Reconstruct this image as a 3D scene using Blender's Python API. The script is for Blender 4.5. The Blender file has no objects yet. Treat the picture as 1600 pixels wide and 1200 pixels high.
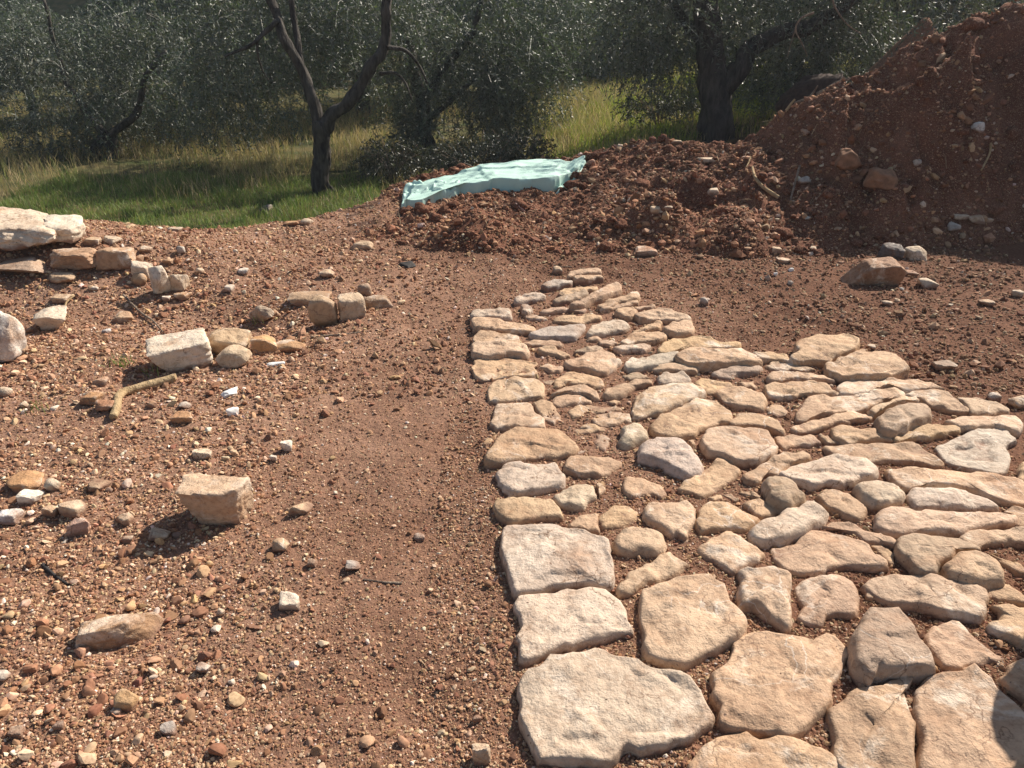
import bpy, bmesh, math, random
import numpy as np
from mathutils import Vector
S = bpy.context.scene
COL = S.collection
R = math.radians

# ------------------------------------------------------------------ camera, sky, sun, exposure
CAM_H, PITCH, FPX = 1.6, R(27.0), 1164.0
cam_d = bpy.data.cameras.new("camera"); cam = bpy.data.objects.new("camera", cam_d); COL.objects.link(cam)
cam_d.sensor_width = 36.0; cam_d.lens = 36.0 * FPX / 1600.0
cam_d.clip_start = 0.05; cam_d.clip_end = 600
cam.location = (0, 0, CAM_H); cam.rotation_euler = (R(90) - PITCH, 0, 0)
S.camera = cam

SUN_AZ, SUN_EL = R(45), R(40)          # azimuth measured from +X towards +Y
SUN = Vector((math.cos(SUN_AZ) * math.cos(SUN_EL), math.sin(SUN_AZ) * math.cos(SUN_EL), math.sin(SUN_EL)))
W = bpy.data.worlds.new("World"); S.world = W; W.use_nodes = True
nt = W.node_tree; nt.nodes.clear()
sky = nt.nodes.new("ShaderNodeTexSky"); sky.sky_type = 'NISHITA'; sky.sun_disc = False
sky.sun_elevation = SUN_EL; sky.sun_rotation = R(90) - SUN_AZ
bg = nt.nodes.new("ShaderNodeBackground"); bg.inputs['Strength'].default_value = 0.055
wo = nt.nodes.new("ShaderNodeOutputWorld")
nt.links.new(sky.outputs[0], bg.inputs['Color']); nt.links.new(bg.outputs[0], wo.inputs['Surface'])
sl = bpy.data.lights.new("sun", 'SUN'); sl.energy = 5.0; sl.angle = R(0.53); sl.color = (1.0, 0.91, 0.79)
so = bpy.data.objects.new("sun", sl); COL.objects.link(so); so.location = (20, 12, 25)
so.rotation_euler = SUN.to_track_quat('Z', 'Y').to_euler()
S.view_settings.view_transform = 'Standard'; S.view_settings.look = 'None'
S.view_settings.exposure = 0.85; S.view_settings.gamma = 1.0
S.cycles.max_bounces = 6; S.cycles.transparent_max_bounces = 6

# ------------------------------------------------------------------ noise, geometry helpers
def _h(ix, iy, iz, seed):
    n = (ix.astype(np.int64) * 374761393 + iy.astype(np.int64) * 668265263 + iz.astype(np.int64) * 2147483647 + seed * 974711) & 0xffffffff
    n = ((n ^ (n >> 13)) * 1274126177) & 0xffffffff
    n = ((n ^ (n >> 16)) * 2246822519) & 0xffffffff
    return ((n ^ (n >> 15)) & 0xffffff) / float(0xffffff) * 2 - 1
def vn(p, scale=1.0, seed=0):
    q = np.asarray(p, float) / scale
    i = np.floor(q); f = q - i; f = f * f * f * (f * (f * 6 - 15) + 10); i = i.astype(np.int64)
    r = 0
    for dx in (0, 1):
        wx = f[:, 0] if dx else 1 - f[:, 0]
        for dy in (0, 1):
            wy = f[:, 1] if dy else 1 - f[:, 1]
            for dz in (0, 1):
                wz = f[:, 2] if dz else 1 - f[:, 2]
                r = r + wx * wy * wz * _h(i[:, 0] + dx, i[:, 1] + dy, i[:, 2] + dz, seed)
    return r
def fbm(p, scale, octv=4, seed=0, gain=0.5):
    a, r, t = 1.0, 0, 0
    for k in range(octv):
        r = r + a * vn(p, scale / 2 ** k, seed + k * 17); t += a; a *= gain
    return r / t
def ridge(p, scale, octv=3, seed=0):
    a, r, t = 1.0, 0, 0
    for k in range(octv):
        r = r + a * (1 - 2 * np.abs(vn(p, scale / 2 ** k, seed + k * 31))); t += a; a *= 0.5
    return r / t
def sstep(x, a, b):
    t = np.clip((np.asarray(x, float) - a) / (b - a), 0, 1); return t * t * (3 - 2 * t)
def xy0(x, y):
    x = np.atleast_1d(np.asarray(x, float)); y = np.atleast_1d(np.asarray(y, float))
    return x, y, np.stack([x, y, np.zeros_like(x)], 1)

def ray(px, py):
    u = (px - 800) / FPX; v = -(py - 600) / FPX
    return np.array([u, math.cos(PITCH) + v * math.sin(PITCH), -math.sin(PITCH) + v * math.cos(PITCH)])
def up(px, py, z=0.0):
    d = ray(px, py); t = (z - CAM_H) / d[2]; return np.array([0, 0, CAM_H]) + t * d
def aty(px, py, y):
    d = ray(px, py); return np.array([0, 0, CAM_H]) + d * (y / d[1])

# ------------------------------------------------------------------ terrain functions (metres)
EDX = [-60, -6, -4.3, -2.5, -1.7, -1.1, 0, 1, 2.5, 6, 60]
EDY = [6.5, 6.2, 5.75, 5.62, 6.1, 7.0, 8.2, 8.6, 9.0, 9.6, 12]
def edge_y(x): return np.interp(x, EDX, EDY)
def grassiness(x, y):
    x, y, p = xy0(x, y)
    return sstep(y - edge_y(x) + 0.12 * vn(p, 0.5, 5) + 0.06 * vn(p, 0.15, 6), 0.25, 0.65)
def ground_z(x, y):
    x, y, p = xy0(x, y)
    d = y - edge_y(x)
    far = sstep(d, -0.05, 1.1)
    drop = -0.48 * far * (1 - sstep(x, -1.2, 2.5))
    roll = 0.02 * np.clip(y - 12, 0, 14) + 0.055 * np.clip(x, 0, 20) * far
    hill = 0.36 * np.clip(y - 27, 0, 60) + 0.012 * np.clip(y - 27, 0, 30) ** 1.4
    bank = 0.26 * np.exp(-(((x + 3.7) / 1.3) ** 2 + ((y - 5.0) / 0.75) ** 2)) + 0.07 * np.exp(-(((x + 2.3) / 0.9) ** 2 + ((y - 4.9) / 0.35) ** 2))
    hollow = -0.10 * np.exp(-(((x + 1.55) / 0.45) ** 2 + ((y - 3.95) / 0.25) ** 2)) - 0.05 * np.exp(-(((x + 2.7) / 0.6) ** 2 + ((y - 4.0) / 0.3) ** 2))
    pav = sstep(x - (-0.05 - 0.04 * (y - 2)), -0.25, 0.1) * (1 - sstep(y, 3.9, 4.8)) * (1 - sstep(x - (1.1 + 1.1 * sstep(4.3 - y, 0, 1.4)), 0, 0.4))
    mid = (1 - 0.75 * pav)
    lump = (0.030 * fbm(p, 0.9, 3, 1) + 0.016 * fbm(p, 0.22, 3, 2)) * mid
    fine = (0.010 * fbm(p, 0.08, 3, 3) + 0.005 * vn(p, 0.03, 4)) * (0.7 + 0.6 * vn(p, 0.7, 9))
    lump = lump + far * 0.06 * fbm(p, 2.5, 2, 8)
    return drop + roll + hill + bank + hollow + lump + fine + 0.020 * pav

RID = [((560, 300), 7.3), ((700, 262), 7.7), ((860, 250), 7.9), ((930, 236), 7.8), ((1000, 218), 7.6), ((1090, 224), 7.3), ((1180, 214), 7.1), ((1230, 174), 6.95), ((1340, 118), 6.8),
       ((1420, 92), 6.75), ((1500, 38), 6.7), ((1600, -12), 6.65), ((1800, -40), 6.6), ((2100, -110), 6.5), ((2600, -60), 6.3)]
_rp = np.array([aty(a[0], a[1], y) for a, y in RID])
TOE = [(600, 372), (690, 388), (760, 392), (860, 398), (940, 404), (1050, 396), (1150, 392), (1250, 396), (1350, 392), (1480, 380), (1600, 372), (1900, 372), (2600, 372)]
_tp = np.array([up(a[0], a[1]) for a in TOE])
def heap_z(x, y):
    x, y, p = xy0(x, y)
    yr = np.interp(x, _rp[:, 0], _rp[:, 1]); zr = np.interp(x, _rp[:, 0], _rp[:, 2])
    wob = 0.25 * vn(p * np.array([1, 0, 0]), 0.7, 77)
    yt = np.interp(x, _tp[:, 0], _tp[:, 1]) + wob * sstep(x, 0.4, 1.2) * 0.5
    t = (y - yt) / np.maximum(yr - yt, 0.3)
    tc = np.clip(t, 0, 1)
    f = 0.55 * tc ** 0.8 + 0.45 * sstep(tc, 0, 1)
    z = zr * f
    z = np.where(t > 1, zr - 0.62 * (y - yr) - 0.15 * sstep(y - yr, 0, .3), z)
    z = np.where(t < 0, 0.5 * (y - yt) , z)
    big = np.clip(zr, 0.15, 1.2)
    body = sstep(t, 0.02, 0.3) * (1 - 0.8 * sstep(t, 0.7, 1.0))
    q = p * np.array([1.0, 0.55, 1.0])
    lum = fbm(q, 0.7, 3, 41)
    z = z + body * big * (0.20 * fbm(p * np.array([1.0, 0.22, 1.0]) + 3, 0.5, 3, 44) * sstep(zr, .3, .9) + 0.27 * lum + 0.10 * (ridge(q, 0.42, 3, 43) - 0.45) + 0.20 * (sstep(fbm(q + 7, 0.6, 3, 48), -.07, .09) - 0.5) + 0.10 * (sstep(fbm(q, 0.26, 2, 49), -.1, .1) - .5))
    z = z + sstep(t, -0.05, 0.1) * (0.036 * fbm(p, 0.17, 3, 45) + 0.020 * vn(p, 0.06, 46) + 0.010 * vn(p, 0.025, 47)) * np.clip(0.5 + zr, 0.5, 1.3)
    c = up(745, 350, 0.1); z = z + 0.23 * np.exp(-(((x - c[0]) / 0.26) ** 2 + ((y - c[1]) / 0.3) ** 2) ** 0.8)
    c = up(1045, 330, 0.2); z = z + 0.24 * np.exp(-(((x - c[0]) / 0.33) ** 2 + ((y - c[1]) / 0.3) ** 2) ** 0.9)
    c = up(1160, 330, 0.25); z = z + 0.16 * np.exp(-(((x - c[0]) / 0.22) ** 2 + ((y - c[1]) / 0.4) ** 2))
    c = up(1400, 250, 0.4); z = z + 0.12 * np.exp(-(((x - c[0]) / 0.22) ** 2 + ((y - c[1]) / 0.5) ** 2))
    z = z - 0.6 * (1 - sstep(x, -1.75, -1.15))
    return z - 0.01
def surf(x, y): return np.maximum(ground_z(x, y), heap_z(x, y))
def hit(px, py):
    d = ray(px, py); ts = np.arange(1.2, 30, 0.015)
    P = np.array([0, 0, CAM_H]) + ts[:, None] * d
    below = P[:, 2] <= surf(P[:, 0], P[:, 1])
    k = int(np.argmax(below)) if below.any() else len(ts) - 1
    return P[k]

# ------------------------------------------------------------------ object helpers
def tag(o, label=None, cat=None, group=None, kind=None):
    if label: o['label'] = label
    if cat: o['category'] = cat
    if group: o['group'] = group
    if kind: o['kind'] = kind
    return o
def mesh_np(name, V, Fc, mat, loc=(0, 0, 0), parent=None, smooth=True, col=None, k=None):
    """V (n,3); Fc (m,k) of one face size"""
    me = bpy.data.meshes.new(name); V = np.asarray(V, np.float32); Fc = np.asarray(Fc, np.int32)
    m, kk = Fc.shape
    me.vertices.add(len(V)); me.vertices.foreach_set('co', V.ravel())
    me.loops.add(m * kk); me.loops.foreach_set('vertex_index', Fc.ravel())
    me.polygons.add(m); me.polygons.foreach_set('loop_start', np.arange(0, m * kk, kk, dtype=np.int32))
    me.polygons.foreach_set('loop_total', np.full(m, kk, np.int32))
    me.polygons.foreach_set('use_smooth', np.full(m, smooth, bool))
    if col is not None:
        a = me.attributes.new('tint', 'FLOAT_COLOR', 'POINT')
        c = np.ones((len(V), 4), np.float32); c[:, :3] = col; a.data.foreach_set('color', c.ravel())
    me.update(calc_edges=True); me.validate()
    me.materials.append(mat)
    o = bpy.data.objects.new(name, me); COL.objects.link(o); o.location = loc
    if parent is not None: o.parent = parent
    return o
def empty(name, loc):
    o = bpy.data.objects.new(name, None); COL.objects.link(o); o.location = loc; return o
def tube(pts, rad, seg=10, seed=0, rough=0.12):
    """closed tapered tube along a polyline -> verts, quads (ends collapsed)"""
    pts = np.asarray(pts, float); rad = np.asarray(rad, float); n = len(pts)
    tan = np.gradient(pts, axis=0); tan /= np.linalg.norm(tan, axis=1)[:, None] + 1e-9
    ref = np.array([0.31, 0.9, 0.12]); V = []
    ang = np.linspace(0, 2 * np.pi, seg, endpoint=False)
    for i in range(n):
        a = np.cross(tan[i], ref); a /= np.linalg.norm(a) + 1e-9; b = np.cross(tan[i], a)
        rr = rad[i] * (1 + rough * np.sin(ang * 3 + seed) * math.cos(i * .7 + seed) + rough * np.sin(ang * 5 + i * .5 + seed * 2))
        V.append(pts[i] + rr[:, None] * (np.cos(ang)[:, None] * a + np.sin(ang)[:, None] * b))
    V.append(np.repeat(pts[-1:], seg, 0)); V = np.concatenate(V)
    Fq = [(i * seg + j, i * seg + (j + 1) % seg, (i + 1) * seg + (j + 1) % seg, (i + 1) * seg + j) for i in range(n) for j in range(seg)]
    return V, np.array(Fq)
def join(parts):
    V, Fq, o = [], [], 0
    for v, f in parts: V.append(v); Fq.append(f + o); o += len(v)
    return np.concatenate(V), np.concatenate(Fq)
def smooth_path(pts, n):
    pts = np.asarray(pts, float); t = np.linspace(0, len(pts) - 1, n); out = []
    for u in t:
        i = min(int(u), len(pts) - 2); f = u - i
        p0, p1, p2, p3 = pts[max(i - 1, 0)], pts[i], pts[i + 1], pts[min(i + 2, len(pts) - 1)]
        out.append(0.5 * (2 * p1 + (p2 - p0) * f + (2 * p0 - 5 * p1 + 4 * p2 - p3) * f * f + (3 * p1 - p0 - 3 * p2 + p3) * f ** 3))
    return np.array(out)

# ------------------------------------------------------------------ materials
def mat_new(name, rough=0.9, spec=0.25):
    m = bpy.data.materials.new(name); m.use_nodes = True
    b = m.node_tree.nodes['Principled BSDF']; b.inputs['Roughness'].default_value = rough
    b.inputs['Specular IOR Level'].default_value = spec
    return m, m.node_tree, b
def N(nt, t, **kw):
    n = nt.nodes.new(t)
    for k, v in kw.items():
        if hasattr(n, k) and not k[0].isupper(): setattr(n, k, v)
        else: n.inputs[k].default_value = v
    return n
def noise(nt, vec, scale, detail=4, rough=0.55, dist=0.0):
    n = N(nt, 'ShaderNodeTexNoise', Scale=scale, Detail=detail, Roughness=rough, Distortion=dist)
    nt.links.new(vec, n.inputs['Vector']); return n.outputs['Fac']
def ramp(nt, fac, stops):
    r = N(nt, 'ShaderNodeValToRGB'); e = r.color_ramp.elements
    while len(e) < len(stops): e.new(0.5)
    for k, (pos, c) in enumerate(stops):
        e[k].position = pos; e[k].color = (*c, 1) if len(c) == 3 else c
    nt.links.new(fac, r.inputs[0]); return r.outputs[0]
def mix(nt, a, b, fac, mode='MIX'):
    m = N(nt, 'ShaderNodeMix', data_type='RGBA', blend_type=mode)
    for sock, v in ((m.inputs[6], a), (m.inputs[7], b), (m.inputs[0], fac)):
        if isinstance(v, (int, float)): sock.default_value = v
        elif isinstance(v, tuple): sock.default_value = (*v, 1)
        else: nt.links.new(v, sock)
    return m.outputs[2]
def bump(nt, b, pairs):
    prev = None
    for h, st, dist in pairs:
        n = N(nt, 'ShaderNodeBump', Strength=st, Distance=dist); nt.links.new(h, n.inputs['Height'])
        if prev: nt.links.new(prev, n.inputs['Normal'])
        prev = n.outputs[0]
    nt.links.new(prev, b.inputs['Normal'])
def world_pos(nt): return N(nt, 'ShaderNodeNewGeometry').outputs['Position']

def soil_mat(name, c_dark, c_mid, c_light, grass=False):
    m, nt, b = mat_new(name, 0.95, 0.12)
    p = world_pos(nt)
    c = ramp(nt, noise(nt, p, 2.2, 5, 0.6), [(0.3, c_dark), (0.5, c_mid), (0.72, c_light)])
    c2 = ramp(nt, noise(nt, p, 55, 4, 0.65), [(0.32, (0.55, 0.5, 0.48)), (0.52, (1, 1, 1)), (0.7, (1.35, 1.3, 1.25))])
    c = mix(nt, c, c2, 0.8, 'MULTIPLY')
    sp = ramp(nt, noise(nt, p, 160, 2, 0.5), [(0.60, (0, 0, 0)), (0.66, (1, 1, 1))])
    c = mix(nt, c, (0.46, 0.29, 0.18), sp)
    if grass:
        a = N(nt, 'ShaderNodeAttribute', attribute_name='tint')
        g = ramp(nt, noise(nt, p, 3, 4), [(0.35, (0.045, 0.06, 0.02)), (0.6, (0.12, 0.10, 0.045))])
        s = N(nt, 'ShaderNodeSeparateColor'); nt.links.new(a.outputs['Color'], s.inputs[0])
        c = mix(nt, c, mix(nt, c, (0.54, 0.45, 0.41), 1.0, 'MULTIPLY'), s.outputs[1])
        c = mix(nt, c, g, s.outputs[0])
    nt.links.new(c, b.inputs['Base Color'])
    bump(nt, b, [(noise(nt, p, 45, 4, 0.6), 0.6, 0.02), (noise(nt, p, 210, 3, 0.6), 0.6, 0.006)])
    return m
M_SOIL = soil_mat('red_brown_soil', (0.195, 0.108, 0.071), (0.262, 0.150, 0.102), (0.33, 0.203, 0.142), True)
M_HEAP = soil_mat('dug_red_soil', (0.105, 0.042, 0.025), (0.150, 0.062, 0.038), (0.22, 0.098, 0.060))

def tinted(name, rough=0.85, spec=0.3, attr=True):
    m, nt, b = mat_new(name, rough, spec)
    if attr:
        c = N(nt, 'ShaderNodeAttribute', attribute_name='tint').outputs['Color']
    else:
        c = N(nt, 'ShaderNodeObjectInfo').outputs['Color']
    return m, nt, b, c
def stone_mat(name, veins=True, dirt=0.5):
    m, nt, b, c = tinted(name, 0.72, 0.3, False)
    oi = N(nt, 'ShaderNodeObjectInfo'); p = world_pos(nt)
    n1 = noise(nt, p, 7, 5, 0.6)
    c = mix(nt, c, ramp(nt, n1, [(0.3, (0.78, 0.72, 0.68)), (0.5, (1, 1, 1)), (0.72, (1.18, 1.17, 1.15))]), 1.0, 'MULTIPLY')
    # pale scoured / limey patches of uneven outline
    n2 = noise(nt, p, 4.3, 7, 0.68, 0.6)
    s = N(nt, 'ShaderNodeMath', operation='SUBTRACT'); nt.links.new(n2, s.inputs[0]); s.inputs[1].default_value = 0.0
    pale = ramp(nt, n2, [(0.55, (0, 0, 0)), (0.64, (0.8, 0.8, 0.8))])
    c = mix(nt, c, (0.66, 0.55, 0.44), pale)
    n3 = noise(nt, p, 38, 5, 0.7)
    c = mix(nt, c, ramp(nt, n3, [(0.33, (0.68, 0.62, 0.58)), (0.5, (1, 1, 1)), (0.7, (1.12, 1.1, 1.08))]), 0.9, 'MULTIPLY')
    pt = ramp(nt, N(nt, 'ShaderNodeNewGeometry').outputs['Pointiness'], [(0.53, (0, 0, 0)), (0.60, (0.6, 0.6, 0.6))])
    wm = N(nt, 'ShaderNodeMath', operation='MULTIPLY'); nt.links.new(pt, wm.inputs[0]); nt.links.new(ramp(nt, noise(nt, p, 6, 4), [(0.42, (0, 0, 0)), (0.6, (1, 1, 1))]), wm.inputs[1])
    c = mix(nt, c, (0.66, 0.56, 0.45), wm.outputs[0])
    # rusty soil staining
    n4 = noise(nt, p, 3.1, 6, 0.65, 0.4)
    st = ramp(nt, n4, [(0.54, (0, 0, 0)), (0.72, (dirt, dirt, dirt))])
    c = mix(nt, c, (0.36, 0.19, 0.10), st)
    # pits
    pit = ramp(nt, noise(nt, p, 95, 2, 0.5), [(0.25, (1, 1, 1)), (0.31, (0, 0, 0))])
    c = mix(nt, c, (0.16, 0.10, 0.07), pit)
    if veins:
        w = N(nt, 'ShaderNodeTexVoronoi', feature='DISTANCE_TO_EDGE', Scale=3.6)
        dn = N(nt, 'ShaderNodeTexNoise', Scale=6.0, Detail=5.0); nt.links.new(p, dn.inputs['Vector'])
        ad = N(nt, 'ShaderNodeVectorMath', operation='MULTIPLY_ADD'); nt.links.new(dn.outputs['Color'], ad.inputs[0])
        ad.inputs[1].default_value = (0.22, 0.22, 0.22); nt.links.new(p, ad.inputs[2]); nt.links.new(ad.outputs[0], w.inputs['Vector'])
        v = ramp(nt, w.outputs['Distance'], [(0.0, (0.7, 0.7, 0.7)), (0.012, (0, 0, 0))])
        vm = N(nt, 'ShaderNodeMath', operation='MULTIPLY'); nt.links.new(v, vm.inputs[0])
        nt.links.new(ramp(nt, noise(nt, p, 2.0, 3), [(0.5, (0, 0, 0)), (0.6, (1, 1, 1))]), vm.inputs[1])
        c = mix(nt, c, (0.72, 0.62, 0.52), vm.outputs[0])
    w2 = N(nt, 'ShaderNodeTexVoronoi', feature='DISTANCE_TO_EDGE', Scale=5.5)
    d2 = N(nt, 'ShaderNodeTexNoise', Scale=9.0, Detail=6.0); nt.links.new(p, d2.inputs['Vector'])
    a2 = N(nt, 'ShaderNodeVectorMath', operation='MULTIPLY_ADD'); nt.links.new(d2.outputs['Color'], a2.inputs[0])
    a2.inputs[1].default_value = (0.2, 0.2, 0.2); nt.links.new(p, a2.inputs[2]); nt.links.new(a2.outputs[0], w2.inputs['Vector'])
    ck = ramp(nt, w2.outputs['Distance'], [(0.0, (1, 1, 1)), (0.016, (0, 0, 0))])
    cm = N(nt, 'ShaderNodeMath', operation='MULTIPLY'); nt.links.new(ck, cm.inputs[0])
    nt.links.new(ramp(nt, noise(nt, p, 3.3, 3), [(0.50, (0, 0, 0)), (0.58, (1, 1, 1))]), cm.inputs[1]); crack = cm.outputs[0]
    c = mix(nt, c, (0.20, 0.12, 0.075), crack)
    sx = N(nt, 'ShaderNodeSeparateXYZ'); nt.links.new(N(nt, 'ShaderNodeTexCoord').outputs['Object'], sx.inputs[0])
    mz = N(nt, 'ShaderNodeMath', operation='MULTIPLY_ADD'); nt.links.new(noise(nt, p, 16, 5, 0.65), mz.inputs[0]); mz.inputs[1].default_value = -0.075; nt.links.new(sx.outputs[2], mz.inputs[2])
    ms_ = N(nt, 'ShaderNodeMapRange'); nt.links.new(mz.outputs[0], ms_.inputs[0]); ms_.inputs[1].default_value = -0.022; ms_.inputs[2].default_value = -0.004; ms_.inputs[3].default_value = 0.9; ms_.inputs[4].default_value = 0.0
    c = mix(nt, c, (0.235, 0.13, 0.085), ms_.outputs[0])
    nt.links.new(c, b.inputs['Base Color'])
    bump(nt, b, [(noise(nt, p, 14, 6, 0.65), 0.6, 0.03), (noise(nt, p, 80, 5, 0.7), 0.6, 0.008), (pit, -0.5, 0.006), (crack, -0.7, 0.008)])
    return m
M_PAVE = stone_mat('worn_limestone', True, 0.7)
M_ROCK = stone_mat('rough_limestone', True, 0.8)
M_GRAV, _nt, _b, _c = tinted('gravel_stone', 0.9, 0.2)
_p = world_pos(_nt)
_nt.links.new(mix(_nt, _c, ramp(_nt, noise(_nt, _p, 120, 3, 0.6), [(0.3, (0.7, 0.66, 0.63)), (0.6, (1.1, 1.1, 1.1))]), 0.8, 'MULTIPLY'), _b.inputs['Base Color'])

def leaf_mat(name, rough, back, trans, tt=(1.2, 1.5, 0.6)):
    m, nt, b, c = tinted(name, rough, 0.5)
    g = N(nt, 'ShaderNodeNewGeometry')
    c2 = mix(nt, c, back, g.outputs['Backfacing']) if back else c
    nt.links.new(c2, b.inputs['Base Color'])
    tr = N(nt, 'ShaderNodeBsdfTranslucent'); nt.links.new(mix(nt, c, tt, 1.0, 'MULTIPLY'), tr.inputs['Color'])
    ms = N(nt, 'ShaderNodeMixShader', Fac=trans); out = nt.nodes['Material Output']
    nt.links.new(b.outputs[0], ms.inputs[1]); nt.links.new(tr.outputs[0], ms.inputs[2]); nt.links.new(ms.outputs[0], out.inputs[0])
    return m
M_LEAF = leaf_mat('olive_leaf', 0.5, (0.15, 0.165, 0.14), 0.18)
M_BUSH = leaf_mat('bush_leaf', 0.5, (0.07, 0.075, 0.05), 0.12)
M_GRASS = leaf_mat('grass_blade', 0.6, None, 0.35, (1.1, 1.12, 0.8))
def bark_mat(name, a, b_, sc=18):
    m, nt, b = mat_new(name, 0.9, 0.2); p = world_pos(nt)
    mp = N(nt, 'ShaderNodeMapping'); nt.links.new(p, mp.inputs[0]); mp.inputs['Scale'].default_value = (1, 1, 0.25)
    f = noise(nt, mp.outputs[0], sc, 6, 0.65, 0.3)
    nt.links.new(ramp(nt, f, [(0.35, a), (0.65, b_)]), b.inputs['Base Color'])
    bump(nt, b, [(f, 0.9, 0.03), (noise(nt, p, 90, 4), 0.5, 0.006)])
    return m
M_BARK = bark_mat('olive_bark', (0.022, 0.019, 0.017), (0.10, 0.088, 0.076))
M_WOOD = bark_mat('dry_wood', (0.34, 0.23, 0.12), (0.52, 0.38, 0.22), 30)
M_TWIG = bark_mat('grey_twig', (0.16, 0.11, 0.08), (0.36, 0.28, 0.21), 40)
def plain(name, col, rough=0.8, var=0.25, sc=30, spec=0.3):
    m, nt, b = mat_new(name, rough, spec); p = world_pos(nt)
    k1 = tuple(x * (1 - var) for x in col); k2 = tuple(min(x * (1 + var), 1) for x in col); f = noise(nt, p, sc, 5, 0.6)
    nt.links.new(ramp(nt, f, [(0.3, k1), (0.7, k2)]), b.inputs['Base Color']); bump(nt, b, [(f, 0.3, 0.01)])
    return m
M_TARP = plain('turquoise_sheeting', (0.47, 0.67, 0.58), 0.6, 0.06, 9, 0.4)
M_LITTER = plain('white_litter', (0.78, 0.76, 0.72), 0.6, 0.08)
M_BLACK = plain('dark_clod', (0.035, 0.03, 0.028), 0.8, 0.4)

# ------------------------------------------------------------------ ground sheet and soil heaps
def axis(lo, hi, flo, fhi, step, n_out):
    a = np.arange(flo, fhi, step)
    l = flo - np.geomspace(step, flo - lo, n_out)[::-1]; r = a[-1] + np.geomspace(step, hi - a[-1], n_out)
    return np.concatenate([l, a, r])
def sheet(name, xs, ys, zf, mat, col=None):
    X, Y = np.meshgrid(xs, ys); x = X.ravel(); y = Y.ravel()
    V = np.stack([x, y, zf(x, y)], 1); nx, ny = len(xs), len(ys)
    i = (np.arange(ny - 1)[:, None] * nx + np.arange(nx - 1)[None]).ravel()
    return mesh_np(name, V, np.stack([i, i + 1, i + nx + 1, i + nx], 1), mat, col=None if col is None else col(x, y))
gx = axis(-150, 150, -4.6, 3.2, 0.018, 60); gy = axis(-20, 110, 0.7, 7.4, 0.018, 70)
def redness(x, y):
    # darker red earth beyond and beside the paving; paler earth on the open side
    p = np.c_[x, y, x * 0]; w = .35 * fbm(p, .8, 3, 91) + .12 * vn(p, .12, 92)
    return np.clip(sstep(x + .55 * w * 2 - (-1.0 + .22 * (y - 2)), -.5, .7) * (.45 + .55 * sstep(x - .2 * y + w, .0, .9)) + sstep(y - 4.6 + w, -.5, .6) * sstep(x + 1.4 + w, -.4, .8) * .6, 0, 1)
def gcol(x, y):
    g = grassiness(x, y); return np.stack([g, redness(x, y), g * 0], 1)
ground = sheet('ground', gx, gy, ground_z, M_SOIL, gcol); tag(ground, kind='structure')
hp = sheet('soil_heap', np.concatenate([np.arange(-1.9, 3.9, 0.022), np.arange(3.9, 9.5, 0.08)]), np.concatenate([np.arange(4.55, 8.2, 0.022), np.arange(8.2, 11.5, 0.08)]), heap_z, M_HEAP)
tag(hp, 'large sloping heap of dug red brown soil and rubble beyond the paving', 'soil heap')
def far_heap(x, y):
    x, y, p = xy0(x, y); c = aty(1440, 60, 9.4)
    d = np.hypot((x - c[0]) / 1.5, (y - 9.4) / 1.1)
    return -0.3 + (c[2] + 0.55) * np.clip(1 - d, -0.2, 1) ** 1 * (1 + .0 * d) + 0.05 * fbm(p, .4, 3, 9)
c = aty(1440, 60, 9.4)
fh = sheet('soil_heap', np.arange(c[0] - 1.7, c[0] + 1.8, 0.04), np.arange(8.1, 10.7, 0.04), far_heap, M_SOIL)
tag(fh, 'smooth dusty soil mound peeking up behind the big red heap', 'soil heap')

# ------------------------------------------------------------------ paving stones
ZO = {'A': (720, 400, 4), 'B': (1000, 500, 4), 'C': (1200, 500, 4), 'D': (740, 650, 4), 'E': (1000, 650, 4), 'F': (1200, 650, 4), 'G': (780, 880, 3.75), 'H': (1180, 880, 3.75)}
TINT = {'t': (0.465, 0.312, 0.198), 'w': (0.51, 0.40, 0.305), 'g': (0.44, 0.36, 0.285), 'o': (0.47, 0.315, 0.195), 'd': (0.37, 0.265, 0.18), 'p': (0.495, 0.35, 0.235)}
PAV = []
def PV(zone, label, tint, H, rnd, *xy):
    ox, oy, s = ZO[zone]
    PAV.append((label, tint, H, rnd, [(ox + xy[i] / s, oy + xy[i + 1] / s) for i in range(0, len(xy), 2)]))
PV('A', 'thin pale slab at the very far tip of the paving', 't', .05, .3, 660,122,720,95,800,88,875,85,882,105,800,118,720,130,670,138)
PV('A', 'narrow strip stone tucked in front of the far tip slab', 't', .04, .3, 700,142,770,125,880,120,890,135,800,150,720,157)
PV('A', 'greyish flat sliver half buried left of the far tip', 'g', .025, .2, 510,185,560,160,640,155,700,165,690,178,600,190,540,205)
PV('A', 'flat tan stone behind the two leaning ones near the far end', 't', .03, .3, 610,230,650,205,740,192,850,195,850,212,770,225,690,240,640,250)
PV('A', 'low scuffed stone overlapping a flat tan one near the far end', 'd', .04, .4, 580,285,630,255,700,235,770,218,795,235,750,265,680,285,600,300)
PV('A', 'long stone leaning up to a raised rounded end at the far edge', 't', .10, .4, 690,310,760,280,830,235,900,205,970,180,1005,200,1000,225,930,250,860,275,790,300,720,320)
PV('A', 'finger shaped stone ending in a knob below the raised one', 't', .07, .5, 850,310,930,280,1020,250,1090,235,1118,255,1110,275,1030,290,950,315,880,328)
PV('A', 'slim strip of stone beneath the finger shaped one', 't', .04, .3, 880,335,960,310,1040,290,1100,285,1105,300,1040,318,960,335,900,345)
PV('A', 'short thin stone at the far edge above a broad pale slab', 't', .03, .3, 1080,325,1130,312,1200,308,1228,320,1190,332,1110,340)
PV('A', 'isolated pale sliver standing apart at the far side in soil', 'w', .05, .4, 330,275,390,250,460,240,510,245,530,262,470,275,390,285,345,295)
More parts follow.
